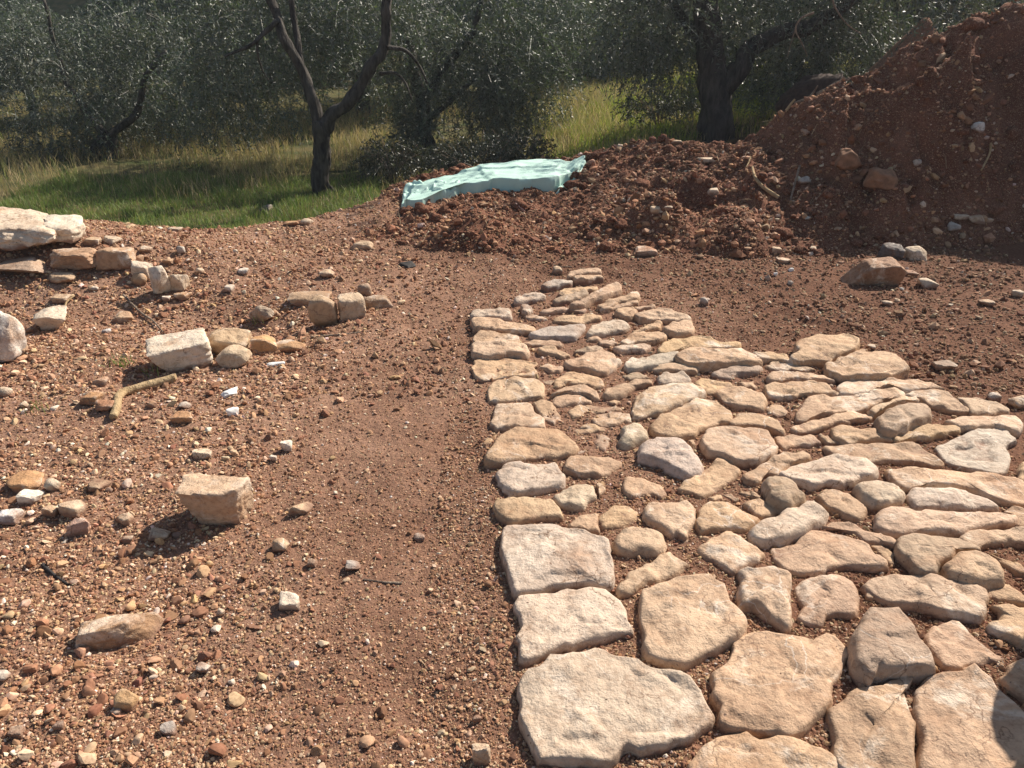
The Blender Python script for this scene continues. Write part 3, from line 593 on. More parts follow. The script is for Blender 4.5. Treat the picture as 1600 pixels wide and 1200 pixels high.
def rock(name, label, cat, px, py, w, h, kind, col, rz=0.0, depth=0.8, group=None, tilt=(0, 0), planes=None, sink=0.2, seed=None, sub=None, mat=None, lift=0.0, rough=1.0):
    """(px,py) = where its lower middle meets the ground in the photograph, w,h its size there"""
    ROCK_MESH_N[0] += 1; seed = seed or ROCK_MESH_N[0] * 13
    P = hit(px, py); m = (P[1] * math.cos(PITCH) + (CAM_H - P[2]) * math.sin(PITCH)) / FPX     # metres per pixel there
    wm = w * m; dm = wm * depth
    dep = math.atan2(CAM_H - P[2], math.hypot(P[0], P[1]))
    hm = max((h * m - 0.45 * dm * math.sin(dep)) / max(math.cos(dep), 0.3), 0.35 * h * m)
    sub = sub or (5 if w > 70 else 4 if w > 26 else 3)
    V, Fc = rock_shape(seed, kind, sub, planes, rough)
    V = V * np.array([wm / 2, dm / 2, hm / 2])
    cx, sx = math.cos(tilt[0]), math.sin(tilt[0]); cy, sy = math.cos(tilt[1]), math.sin(tilt[1])
    Rx = np.array([[1, 0, 0], [0, cx, -sx], [0, sx, cx]]); Ry = np.array([[cy, 0, sy], [0, 1, 0], [-sy, 0, cy]])
    V = V @ (Ry @ Rx).T; V[:, 2] -= V[:, 2].min()
    o = mesh_np(name, V, Fc, mat or M_ROCK, (P[0], P[1] + dm * 0.35, 0), smooth=True)
    o.rotation_euler.z = rz
    gz = float(surf(np.array([P[0]]), np.array([P[1] + dm * 0.35]))[0])
    o.location.z = min(gz, P[2] + 0.04) - sink * hm + lift
    o.color = (*col, 1); tag(o, label, cat, group)
    if hasattr(o.data, 'set_sharp_from_angle'): o.data.set_sharp_from_angle(angle=R(50))
    return o
LT, WH, TA, OR_, RD, DK, GY = (0.55, 0.43, 0.31), (0.70, 0.62, 0.52), (0.48, 0.34, 0.22), (0.46, 0.26, 0.13), (0.34, 0.17, 0.095), (0.10, 0.075, 0.06), (0.40, 0.36, 0.32)
RK = 'loose stones on the bare soil'
def RO(label, px, py, w, h, kind, col, **k): return rock(k.pop('name', 'loose_stone'), label, k.pop('cat', 'stone'), px, py, w, h, kind, col, group=k.pop('group', RK), **k)
# rocks that matter most, each with its own facets
RO('big pale block with a flat top and rough brown front, standing on the soil', 334, 828, 108, 82, 'block', (0.52, 0.37, 0.25), rz=0.05, depth=.7, tilt=(.0, .02), sink=.12,
   planes=[(0, 0.12, 1, .95), (0, -1, -.28, .86), (-1, -.1, -.30, .88), (1, -.2, -.1, .95), (.25, 1, 0, .95), (0, 0, -1, 1.0), (-.4, -.9, -.3, .98), (.6, -.8, -.1, 1.05)])
RO('white topped square block resting beside two rounded stones', 276, 580, 92, 52, 'block', (0.64, 0.54, 0.42), rz=.45, depth=.75, tilt=(.05, -.04), sink=.08,
   planes=[(0, 0.05, 1, .92), (0, -1, .0, .82), (-1, 0, -.25, .9), (1, 0, 0, .92), (0, 1, 0, .9), (0, 0, -1, 1.0), (.7, -.7, 0, 1.15)])
RO('rusty flat sided slab leaning in the open soil beyond the paving', 1366, 447, 92, 42, 'block', (0.34, 0.19, 0.11), rz=.06, depth=.35, tilt=(.22, 0), sink=.14,
   planes=[(-.08, 0, 1, .85), (0, -1, 0, .8), (0, 1, 0, .8), (-.9, 0, .42, .86), (.8, 0, .6, .98), (1, 0, -.1, .93), (0, 0, -1, 1.0), (-.3, -.1, 1, .98)])
RO('flaky brown wood grained stone lying slanted at the bottom of the soil', 182, 1010, 136, 46, 'slab', (0.36, 0.22, 0.125), rz=.30, depth=.32, tilt=(.06, -.03), sink=.18,
   planes=[(0, .2, 1, .8), (0, -1, .2, .85), (0, 1, 0, .85), (-1, 0, .2, .9), (1, -.3, .5, .95), (0, 0, -1, 1.), (.45, -.8, .4, .9), (.5, .3, .9, .95)])
RO('tall lumpy brown stone standing next to a grey angular one', 505, 514, 44, 56, 'lump', (0.42, 0.29, 0.18), depth=.8, sink=.08, seed=31)
RO('angular tan stone leaning beside the tall lumpy one', 548, 500, 42, 42, 'block', (0.50, 0.37, 0.25), rz=.4, sink=.08, seed=44)
RO('flat brown slab lying behind the tall lumpy stone', 482, 478, 66, 22, 'slab', (0.40, 0.27, 0.17), depth=.6, rz=.1)
RO('long weathered brown stone lying right of the angular tan one', 590, 482, 46, 24, 'slab', (0.34, 0.23, 0.15), rz=.25, depth=.5)
RO('small dark stone with a white tip behind the angular tan one', 569, 462, 24, 22, 'shard', (0.36, 0.24, 0.16))
RO('rough pitted orange stone, upper of a leaning pair', 355, 556, 66, 50, 'lump', (0.52, 0.37, 0.23), sink=.1, seed=57)
RO('rough pale stone, lower of a leaning pair', 362, 576, 54, 36, 'lump', (0.53, 0.40, 0.27), sink=.1, seed=63)
RO('bright orange faceted stone beside the leaning pair', 411, 549, 40, 34, 'wedge', (0.50, 0.29, 0.14), seed=71, rz=.3)
RO('low orange brown slab right of the faceted orange stone', 450, 552, 52, 22, 'slab', (0.46, 0.27, 0.14), seed=75, depth=.6)
RO('thin grey plate of stone leaning in the shallow pit', 408, 505, 34, 34, 'shard', (0.38, 0.29, 0.21), tilt=(.3, .6), depth=.5)
RO('big white weathered boulder cut by the frame edge', -4, 570, 68, 96, 'lump', (0.66, 0.60, 0.54), seed=91, sink=.06, rough=1.6)
RO('brown cobble leaning on the big white boulder', 28, 560, 26, 34, 'lump', (0.47, 0.31, 0.2))
RO('pale triangular stone poking out of the bank', 78, 516, 52, 36, 'wedge', (0.63, 0.52, 0.40), tilt=(.2, -.3), seed=101)
WL = 'stones of the ruined wall edge'
RO('largest white slab of the ruined wall at the frame edge', 22, 404, 118, 46, 'block', (0.60, 0.48, 0.36), group=WL, rz=.25, depth=1.0, sink=.05, seed=116, lift=.03, rough=1.6, tilt=(.12, .10))
RO('dark shaded stone under the largest white slab', 30, 436, 86, 26, 'slab', (0.36, 0.26, 0.19), group=WL, depth=.7, seed=113)
RO('second white slab behind the row of brown blocks', 96, 390, 58, 32, 'slab', (0.66, 0.57, 0.45), group=WL, depth=1.1, seed=115, lift=.03, rough=1.8, tilt=(.15, .2), rz=.3)
RO('brown block of the ruined wall with a shaded face, longer of two', 112, 428, 76, 34, 'block', (0.42, 0.26, 0.16), group=WL, depth=.6, rz=.06, seed=117, rough=1.5)
RO('brown block of the ruined wall with a shaded face, shorter of two', 180, 424, 56, 38, 'block', (0.44, 0.28, 0.17), group=WL, depth=.7, rz=.12, seed=119, rough=1.5)
RO('squat white stone ending the row of brown blocks', 222, 440, 34, 34, 'block', (0.62, 0.51, 0.39), group=WL, rz=-.4, seed=121)
RO('tall white stone set on edge at the end of the ruined wall', 252, 462, 34, 56, 'slab', (0.66, 0.56, 0.44), group=WL, rz=-.7, depth=.9, seed=123)
RO('pale squared stone leaning at the outer end of the ruined wall', 278, 456, 28, 34, 'block', (0.57, 0.46, 0.34), group=WL, seed=125)
RO('orange crumbling stone under the squat white one', 216, 446, 26, 22, 'lump', (0.46, 0.29, 0.16), group=WL)
for i_, (lab_, a_, b_, c_, d_, k_, t_) in enumerate([('white rubble stone on top of the brown wall blocks', 172, 384, 28, 14, 'shard', LT), ('flat tan rubble stone on the bank beside the second white slab', 142, 384, 30, 13, 'slab', TA), ('pale chip on the bank above the upright white stone', 226, 396, 20, 11, 'slab', LT),
  ('tan stone on the bank above the leaning squared stone', 262, 414, 22, 12, 'block', TA), ('brown rubble stone packed under the longer brown wall block', 96, 446, 40, 18, 'lump', TA), ('small white stone at the foot of the tall white wall stone', 260, 474, 14, 11, 'block', WH), ('rusty stone at the foot of the leaning wall stone', 284, 470, 24, 14, 'lump', OR_),
  ('white pebble on the bank below the wall blocks', 148, 456, 12, 9, 'lump', WH), ('tan stone sunk in the bank above the triangular stone', 92, 476, 30, 13, 'slab', TA)]): RO(lab_, a_, b_, c_, d_, k_, t_, group=WL, rough=1.5)
# smaller stones on the soil
for d in [
 ('small pale stone with a sharp shadow above the big block', 316, 720, 30, 18, 'block', LT), ('upright white sliver of stone in the fine soil', 448, 708, 18, 22, 'shard', WH),
 ('little white chip beside the upright sliver', 427, 722, 12, 13, 'shard', WH), ('rusty mound shaped stone at the frame edge', 35, 768, 58, 28, 'lump', OR_),
 ('white blocky stone in front of the rusty mound shaped one', 46, 790, 34, 26, 'block', WH), ('pale crumbly stone right of the rusty mound shaped one', 81, 768, 22, 22, 'lump', LT),
 ('half buried white stone at the frame edge', 12, 822, 36, 22, 'slab', (0.74, 0.70, 0.66)), ('flat brown stone with a dark hollow beside it', 150, 768, 36, 16, 'slab', TA),
 ('round white pebble beside the flat brown stone', 170, 770, 11, 9, 'lump', WH), ('rounded tan stone among rubble at the left', 110, 812, 38, 26, 'lump', LT),
 ('small brown stone next to the rounded tan one', 80, 812, 22, 20, 'wedge', TA), ('pinkish broken stone below the rounded tan one', 124, 842, 34, 30, 'block', (0.46, 0.29, 0.22)),
 ('pale diamond shaped chip in open soil', 193, 822, 24, 20, 'shard', LT), ('round stone lying in the shadow of the big block', 248, 848, 32, 22, 'lump', LT),
 ('egg shaped pebble touching the shadow of the big block', 275, 844, 15, 9, 'lump', GY), ('tan pebble left of the big block shadow', 198, 850, 18, 13, 'block', LT),
 ('white sunlit stone alone in the fine gravel', 452, 957, 36, 24, 'block', (0.60, 0.50, 0.39)), ('dark grey stone with a pale edge in the gravel', 550, 894, 26, 17, 'shard', GY),
 ('small square chip left of the dark grey stone', 487, 890, 17, 13, 'block', LT), ('brown stone with a black shadow at the rubble edge', 437, 866, 26, 24, 'wedge', TA),
 ('brown angular stone in the rubble beyond the big block', 468, 806, 36, 24, 'wedge', TA), ('orange lump of stone near the bottom', 194, 1112, 36, 32, 'lump', (0.50, 0.32, 0.17)),
 ('white chip below the orange lump', 182, 1122, 16, 13, 'block', WH), ('grey round pebble with a dark shadow near the bottom', 262, 1150, 26, 20, 'lump', GY),
 ('white knobbly stone in the bottom gravel', 316, 1054, 26, 18, 'lump', WH), ('bright white chip in the bottom gravel', 94, 1148, 16, 14, 'block', WH),
 ('cream chip near the bottom frame corner', 25, 1155, 24, 16, 'block', LT), ('white pebble cut by the frame near the bottom', 4, 1072, 22, 17, 'lump', WH),
 ('pointed white pebble among dark gravel', 345, 968, 13, 15, 'shard', LT), ('flat pale pebble in the smooth soil', 655, 847, 19, 12, 'slab', WH),
 ('rounded pale cobble at the bottom beside the paving', 752, 1200, 30, 34, 'lump', LT), ('small white pebble by the bottom of the paving', 745, 1133, 15, 12, 'lump', LT),
 ('reddish stone below the bent stick', 285, 664, 36, 21, 'block', OR_), ('orange flat stone left of the bent stick', 140, 634, 34, 20, 'slab', OR_),
 ('dark brown stone at the lower end of the bent stick', 161, 644, 32, 20, 'lump', RD), ('grey oval stone right of the bent stick', 287, 640, 22, 14, 'lump', GY),
 ('small orange pebble right of the bent stick', 236, 638, 16, 12, 'lump', OR_), ('pink chip left of the bent stick', 156, 604, 22, 15, 'shard', (0.52, 0.33, 0.22)),
 ('pale oval stone at the left frame edge', 5, 622, 24, 18, 'lump', LT), ('small white stone near the left frame edge', 37, 640, 14, 12, 'lump', LT),
 ('white stone on the sunny crest of the soil', 378, 430, 20, 12, 'block', WH), ('brown stone with a white tip in open soil', 511, 436, 22, 14, 'wedge', TA),
 ('rounded tan stone in the tree shadow', 566, 391, 34, 16, 'lump', TA), ('grey barrel shaped stone near the crest', 283, 400, 13, 16, 'lump', GY),
 ('white pebble on the sunny slope', 356, 458, 18, 12, 'block', WH), ('white chip stuck on the bank', 165, 522, 15, 9, 'slab', (0.74, 0.7, 0.66)),
 ('tan stone below the wall stones', 190, 505, 32, 16, 'slab', TA), ('small pale stone in the pit edge', 312, 430, 13, 12, 'lump', LT),
 ('yellow brown stone on the crest under the tree', 455, 353, 22, 9, 'lump', OR_), ('pale stone on the crest under the tree', 478, 352, 20, 11, 'lump', LT),
 ('dark block shaped clod at the grass edge', 415, 335, 20, 18, 'block', DK), ('cream flat stone lying in the grass', 273, 362, 22, 9, 'slab', LT),
 ('small tan block at the tip of the paving', 871, 429, 16, 13, 'block', TA), ('curled pale stone in the soil beyond the paving', 1100, 477, 14, 15, 'shard', GY),
 ('pale rock with a shaded side right of the rusty slab', 1452, 450, 28, 16, 'wedge', LT), ('knobbly tan rock behind the rusty slab', 1434, 408, 32, 26, 'lump', LT),
 ('flat chip touching the rusty slab', 1422, 432, 26, 10, 'slab', RD), ('round grey stone at the foot of the heap', 1490, 366, 19, 15, 'lump', GY),
 ('pale stone above the round grey one', 1500, 351, 22, 10, 'slab', LT), ('orange stone at the foot of the heap', 1524, 356, 26, 14, 'block', TA),
 ('small cream stone at the end of the heap foot', 1544, 354, 12, 9, 'block', LT), 
 ('pale grey stone high in the dark heap', 1527, 214, 17, 18, 'shard', (0.62, 0.58, 0.54)),
 ('pale oblong stone on the low crest of the heap', 1106, 262, 32, 10, 'slab', LT), ('yellow pale stone in the shaded hollow of the heap', 1114, 312, 18, 12, 'block', LT),
 ('tan stone on the small soil cone', 1025, 337, 18, 13, 'lump', TA), ('pale stone next to the tan one on the soil cone', 1044, 331, 14, 8, 'lump', LT),
 ('brown slab at the foot of the heap', 1008, 400, 38, 15, 'slab', RD), ('rounded pale stone in the middle of the heap', 1258, 290, 20, 14, 'lump', GY),
 ('small pale stone right of the lodged boulders', 1433, 262, 13, 12, 'lump', GY), ('brown stone beside the end of the tarp', 925, 262, 14, 18, 'lump', (0.42, 0.2, 0.12)),
 ('pale flat stone on the soil below the tarp', 874, 297, 22, 8, 'slab', LT), ('pale stone on the far crest of the heap', 1058, 228, 18, 7, 'slab', TA),
 ('cream pebble on the far crest of the heap', 969, 234, 8, 9, 'block', LT), ('white lit pebble at the outer frame edge', 1592, 464, 20, 14, 'slab', LT),
 ('tan stone cut by the frame edge beyond the paving', 1598, 640, 34, 24, 'lump', TA), ('grey pebble beside the outer paving edge', 1554, 628, 20, 16, 'lump', GY),
 ('dark brown stone beyond the outer paving corner', 1478, 580, 34, 16, 'slab', (0.30, 0.21, 0.15)), ('small pale rubble stone beyond the cracked curved slab', 1362, 548, 13, 9, 'lump', LT),
 ('tan pebble in the open soil beyond the paving', 1387, 478, 16, 10, 'lump', LT), ('flat tan stone in the open soil near the frame edge', 1543, 478, 22, 11, 'slab', TA),
 ('small stone with a long shadow near the rusty slab', 1212, 398, 18, 11, 'block', TA), ('orange chip near the white litter', 1226, 412, 22, 10, 'slab', OR_),
]: RO(*d)
M_SROCK = plain('soil_stained_stone', (.25, .135, .08), .9, .35, 22, .2)
RO('brown pointed boulder lodged in the face of the heap', 1323, 272, 36, 38, 'wedge', TA, mat=M_SROCK, rough=1.5)
RO('large rusty boulder lodged low in the heap', 1378, 300, 50, 36, 'lump', TA, mat=M_SROCK, rough=1.4)
o = RO('crumpled dark weathered lump behind the rusty slab', 1396, 404, 40, 28, 'lump', (0.13, 0.11, 0.10), rough=2.4)
RO('black glossy fragment lying in the open soil', 634, 419, 30, 11, 'shard', DK, mat=M_BLACK)
# unseen rock, added only to cast the shadow over the corner of the paving
bp = (1.97, 1.59)
V, Fc = rock_shape(501, 'lump', 4); V = V * np.array([.27, .30, .56]); V[:, 2] -= V[:, 2].min()
o = mesh_np('shadow_boulder', V, Fc, M_ROCK, (bp[0], bp[1], -0.05)); o.color = (*TA, 1)
tag(o, 'added unseen boulder that casts the shadow on the corner of the paving', 'shadow_boulder')
# three scraps of white litter
for lab, px, py, w, h, rz in [('torn strip of white paper on the soil near the orange stones', 430, 574, 28, 9, .5), ('crumpled white scrap beside the bent stick', 360, 620, 30, 12, .8),
                              ('small crumpled white scrap lower than the others', 363, 650, 20, 14, .7), ('white scrap lying beyond the tip of the paving', 1236, 424, 9, 7, .3), ('smaller white scrap next to another by the soil heap', 1212, 432, 8, 6, .2)]:
    rock('litter_scrap', lab, 'litter', px, py, w, h, 'shard', (.8, .8, .8), rz=rz, depth=.5, group='scraps of white litter', mat=M_LITTER, rough=2.0)


# ------------------------------------------------------------------ gravel and soil crumbs (uncountable: stuff)
def on_paving(x, y):
    return (x > -0.22 - 0.02 * y) & (y < 4.9) & (x < 0.55 + 0.42 * (5.6 - y)) & (y > 0.5)
def pebbles(name, x, y, r, col, seed, zf, flat=0.62, sink=0.25, mat=None, sub=1):
    rng = np.random.default_rng(seed); D, Fc = ICO[sub]; n = len(x); m0 = len(D)
    if sub == 1: D = D[None] * (1 + rng.normal(0, 0.20, (n, m0, 1)))
    else:
        # cut by random planes so that each chip has a few broken faces
        pl = rng.normal(0, 1, (n, 8, 3)); pl /= np.linalg.norm(pl, axis=2)[:, :, None]; dd = rng.uniform(.38, .80, (n, 8))
        cs = np.clip(np.einsum('mk,npk->nmp', D, pl), 0, None) / dd[:, None]; rr_ = ((cs ** 30).sum(2) + .8) ** (-1 / 30.)
        D = D[None] * rr_[:, :, None] * (1 + rng.normal(0, .015, (n, m0, 1)) + .15)
    sc = np.stack([rng.uniform(.75, 1.35, n), rng.uniform(.7, 1.1, n), rng.uniform(.45, 1.0, n) * flat / .62], 1)
    V = D * sc[:, None] * r[:, None, None]
    t = rng.normal(0, .35, (n, 1)); V[:, :, 2] += V[:, :, 0] * t
    a = rng.uniform(0, 2 * np.pi, n); ca, sa = np.cos(a)[:, None], np.sin(a)[:, None]
    X = V[:, :, 0] * ca - V[:, :, 1] * sa; Y = V[:, :, 0] * sa + V[:, :, 1] * ca
    z = zf(x, y) + r * sc[:, 2] * (1 - 2 * sink) * .6
    V = np.stack([X + x[:, None], Y + y[:, None], V[:, :, 2] + z[:, None]], 2).reshape(-1, 3)
    m = m0; F_ = (Fc[None] + (np.arange(n) * m)[:, None, None]).reshape(-1, 3)
    c = np.repeat(col, m, 0) if len(col) == n else col
    return mesh_np(name, V, F_, mat or M_GRAV, smooth=sub > 1, col=c)
PALG = np.array([(0.50, 0.36, 0.24), (0.43, 0.29, 0.18), (0.36, 0.22, 0.13), (0.28, 0.15, 0.088), (0.21, 0.105, 0.062), (0.60, 0.50, 0.40), (0.42, 0.25, 0.14), (0.34, 0.24, 0.17)])
def pick(rng, n, w, pal=PALG):
    c = pal[rng.choice(len(pal), n, p=np.array(w) / sum(w))]
    return c * (1 + rng.normal(0, .10, (n, 1))) * (1 + rng.normal(0, .04, (n, 3)))
rng = np.random.default_rng(5)
n = 250000
y = 0.95 * (6.6 / 0.95) ** (rng.random(n) ** 1.15); x = (rng.random(n) * 2 - 1) * (0.75 * y + .35)
p = np.c_[x, y, x * 0]
left = sstep(-(x + 0.62 + 0.16 * (y - 2)) + .25 * vn(p, .6, 21), -0.25, 0.45)
strip = (1 - left) * sstep(0.2 - x, -.1, .2)
patch = 0.5 + 0.5 * fbm(p, 0.45, 3, 22)
keep = rng.random(n) < np.clip(0.50 + 0.35 * left + 0.5 * on_paving(x, y) + .1 * (x > .8), 0, 1) * np.clip(0.35 + 1.1 * patch, 0, 1)
keep &= (grassiness(x, y) < 0.3) & (heap_z(x, y) < ground_z(x, y) + .02) & (x < 3.3) & (x > -4.8)
x, y, left = x[keep], y[keep], left[keep]; n = len(x)
r = np.exp(rng.normal(math.log(0.0024), .46, n)) * (1 + .38 * left) * np.clip(0.62 + 0.20 * y, 0.85, 1.7)
big = rng.random(n) < 0.0065 * (0.25 + left); r = np.where(big, rng.uniform(.008, .021, n) , r)
r = np.where(on_paving(x, y), np.minimum(r * 1.15, .011), np.minimum(r, .024))
w_ = [2.6, 3.6, 5, 7, 7, .9, 1.2, .3]
cg = pick(rng, n, w_) * (1.22 - .30 * redness(x, y))[:, None]; b_ = r > .0075
o = pebbles('gravel', x[b_], y[b_], r[b_], cg[b_], 16, ground_z, sub=3); o.data.set_sharp_from_angle(angle=R(28)); tag(o, 'larger broken chips of stone among the fine gravel', 'gravel', kind='stuff'); print('BIG', b_.sum())
pebbles_o = pebbles('gravel', x[~b_], y[~b_], r[~b_], cg[~b_], 6, ground_z); tag(pebbles_o, 'loose tan and brown gravel strewn over the red soil', 'gravel', kind='stuff')
# coarser angular chips on the far part of the yard
n = 60000; y = rng.uniform(3.0, 7.2, n); x = (rng.random(n) * 2 - 1) * (0.75 * y + .3); p = np.c_[x, y, x * 0]
k = (rng.random(n) < np.clip(.15 + .9 * (.5 + .5 * fbm(p, .4, 3, 24)), 0, 1)) & (grassiness(x, y) < .3) & ~on_paving(x, y) & (x < 3.6) & (x > -4.8); x, y = x[k], y[k]; n = len(x)
r = np.minimum(np.exp(rng.normal(math.log(.0062), .5, n)), .028); zz = lambda a, b: surf(a, b)
o = pebbles('gravel', x, y, r, pick(rng, n, [1.6, 2.4, 4, 7, 9, .4, 1.2, .4]) * (1.2 - .36 * redness(x, y))[:, None], 8, zz); tag(o, 'coarse crumbly chips and grit on the farther soil', 'gravel', kind='stuff')
# rubble on the heap
n = 52000; x = rng.uniform(-1.3, 5.4, n); y = rng.uniform(4.7, 8.4, n)
p = np.c_[x, y, x * 0]; pt = 0.5 + .5 * fbm(p, .5, 3, 31)
keep = (heap_z(x, y) > ground_z(x, y) - .02) & (rng.random(n) < .25 + 1.1 * pt); x, y = x[keep], y[keep]; n = len(x)
r = np.exp(rng.normal(math.log(.0078), .5, n)); r = np.where(rng.random(n) < .02, rng.uniform(.02, .045, n), np.minimum(r, .03))
hg = pebbles('rubble', x, y, r, pick(rng, n, [1.2, 1.6, 2.2, 5, 7, .5, 1.2, .4]) * np.array([1, .93, .9]), 7, heap_z); tag(hg, 'red crumbs of earth and pale stones over the heap', 'rubble', kind='stuff')

n = 560; x = rng.uniform(-1.0, 5.2, n); y = rng.uniform(4.9, 8.2, n); k = heap_z(x, y) > ground_z(x, y) - .01; x, y = x[k], y[k]; n = len(x)
D, Fc = ICO[3]; r = np.minimum(np.exp(rng.normal(math.log(.022), .5, n)), .065); VV = []
for i in range(n):
    q_ = D + i * 3.7; am = 1 + .6 * fbm(q_, .9, 2, 1) + .35 * ridge(q_, .5, 2, 2); VV.append(D * am[:, None] * r[i] * np.array([1, .9, .75]) + np.array([x[i], y[i], 0]))
z = heap_z(x, y); V = np.concatenate(VV); V[:, 2] += np.repeat(z + r * .25, len(D)); F_ = (Fc[None] + (np.arange(n) * len(D))[:, None, None]).reshape(-1, 3)
o = mesh_np('soil_clods', V, F_, M_HEAP, smooth=True); tag(o, 'lumpy red clods of earth strewn over the heap', 'clods', kind='stuff')

# ------------------------------------------------------------------ blades, straws
def blades(name, x, y, L, wd, col, seed, zf, lean=0.45, flatlie=0.0, label=None, mat=None):
    rng = np.random.default_rng(seed); n = len(x); a = rng.uniform(0, 2 * np.pi, n); b = rng.uniform(0, 2 * np.pi, n)
    ln = np.abs(rng.normal(0, lean, n)) + flatlie; d = np.stack([np.cos(a) * np.sin(ln), np.sin(a) * np.sin(ln), np.cos(ln)], 1)
    wv = np.stack([np.cos(b), np.sin(b), 0 * b], 1) * wd[:, None] / 2
    p0 = np.stack([x, y, zf(x, y) - .005], 1); bend = np.stack([np.cos(a), np.sin(a), -0.5 + 0 * a], 1) * (L * rng.uniform(.1, .45, n))[:, None]
    p1 = p0 + d * L[:, None] * .55; p2 = p0 + d * L[:, None] + bend * .5
    if flatlie: p2[:, 2] = np.maximum(p2[:, 2], zf(p2[:, 0], p2[:, 1]) + .004); p1[:, 2] = np.maximum(p1[:, 2], zf(p1[:, 0], p1[:, 1]) + .006)
    V = np.stack([p0 - wv, p0 + wv, p1 - wv * .8, p1 + wv * .8, p2 - wv * .12, p2 + wv * .12], 1).reshape(-1, 3)
    F_ = (np.array([[0, 1, 3, 2], [2, 3, 5, 4]])[None] + (np.arange(n) * 6)[:, None, None]).reshape(-1, 4)
    o = mesh_np(name, V, F_, mat or M_GRASS, smooth=True, col=np.repeat(col, 6, 0)); tag(o, label, 'grass', kind='stuff'); return o
rng = np.random.default_rng(9)
def gpick(n, pal): return np.array(pal)[rng.integers(0, len(pal), n)] * (1 + rng.normal(0, .18, (n, 1)))
GRN = [(0.15, 0.23, 0.05), (0.18, 0.27, 0.06), (0.12, 0.19, 0.045), (0.22, 0.27, 0.08)]
DRY = [(0.44, 0.34, 0.19), (0.50, 0.40, 0.23), (0.34, 0.27, 0.14), (0.24, 0.23, 0.09), (0.40, 0.30, 0.18)]
YGR = [(0.24, 0.31, 0.05), (0.30, 0.35, 0.06), (0.19, 0.27, 0.045), (0.36, 0.33, 0.10)]
n = 90000; x = rng.uniform(-6, -0.3, n); y = rng.uniform(5.7, 10.2, n)
pt = .5 + .5 * fbm(np.c_[x, y, x * 0], .7, 3, 51); tuft = sstep(vn(np.c_[x, y, x * 0], .35, 52), .1, .7)
k = (grassiness(x, y) > .6) & (rng.random(n) < .25 + 1.0 * pt); x, y, tuft = x[k], y[k], tuft[k]; n = len(x)
blades('grass', x, y, rng.uniform(.04, .09, n) * (1 + 1.1 * tuft), rng.uniform(.004, .007, n), gpick(n, GRN + GRN + [(0.30, 0.26, 0.12), (0.36, 0.30, 0.16), (0.2, 0.22, .09)]), 1, ground_z, .4, label='short bright green grass beyond the edge of the soil')
n = 70000; x = rng.uniform(-11, 1.6, n); y = rng.uniform(8.3, 17, n)
pt = .5 + .5 * fbm(np.c_[x, y, x * 0], 1.1, 3, 53); k = (grassiness(x, y) > .6) & (rng.random(n) < (2.6 * (pt - .28)) * sstep(y - 1.0 * vn(np.c_[x, y, x * 0], 1.2, 57), 8.7, 10.0)); x, y = x[k], y[k]; n = len(x)
blades('dry_grass', x, y, rng.uniform(.10, .30, n), rng.uniform(.004, .009, n), gpick(n, DRY + [(0.22, 0.25, 0.07)]), 2, ground_z, .35, label='tall straw coloured dry grass under the olive trees')
n = 90000; x = rng.uniform(0.1, 8, n); y = rng.uniform(8.8, 21, n)
pt = .5 + .5 * fbm(np.c_[x, y, x * 0], 1.3, 3, 54); k = (grassiness(x, y) > .6) & (rng.random(n) < .4 + .8 * pt); x, y, pt = x[k], y[k], pt[k]; n = len(x)
blades('grass', x, y, rng.uniform(.06, .17, n), rng.uniform(.005, .010, n), np.where((pt > .58)[:, None], gpick(n, YGR), gpick(n, YGR + DRY)), 3, ground_z, .4, label='yellow green grass in the sunny clearing behind the heap')
# a few sprouts among the stones at the left
xs_, ys_ = [], []
for px, py, q in [(190, 572, 30), (240, 586, 10), (405, 505, 16), (60, 640, 12)]:
    P = hit(px, py); xs_.append(rng.normal(P[0], .03, q)); ys_.append(rng.normal(P[1], .025, q))
x = np.concatenate(xs_); y = np.concatenate(ys_); n = len(x)
blades('grass', x, y, rng.uniform(.03, .09, n), rng.uniform(.003, .005, n), gpick(n, GRN), 4, ground_z, .5, label='few green sprouts of grass between the loose stones')
# straws, rootlets and bark shreds lying about
n = 1500; x = rng.uniform(-1.0, 4.6, n); y = rng.uniform(4.9, 8.2, n); k = heap_z(x, y) > ground_z(x, y); x, y = x[k], y[k]; n = len(x)
BR = [(0.20, 0.12, 0.07), (0.30, 0.20, 0.12), (0.13, 0.08, 0.05), (0.36, 0.27, 0.17)]
o = blades('plant_debris', x, y, rng.uniform(.05, .20, n), rng.uniform(.003, .007, n), gpick(n, BR), 5, heap_z, .5, 1.0, label='dry roots and straw mixed into the soil heap', mat=M_GRAV); o['category'] = 'plant debris'
n = 1600; y = rng.uniform(1.1, 6.2, n); x = (rng.random(n) * 2 - 1) * (.72 * y + .2); k = (grassiness(x, y) < .3) & ((~on_paving(x, y)) | (rng.random(n) < .3)) & (x < 3.2); x, y = x[k], y[k]; n = len(x)
o = blades('plant_debris', x, y, rng.uniform(.02, .09, n), rng.uniform(.0012, .0035, n), gpick(n, BR), 6, ground_z, .3, 1.25, label='shreds of straw and twig lying on the bare soil', mat=M_GRAV); o['category'] = 'plant debris'

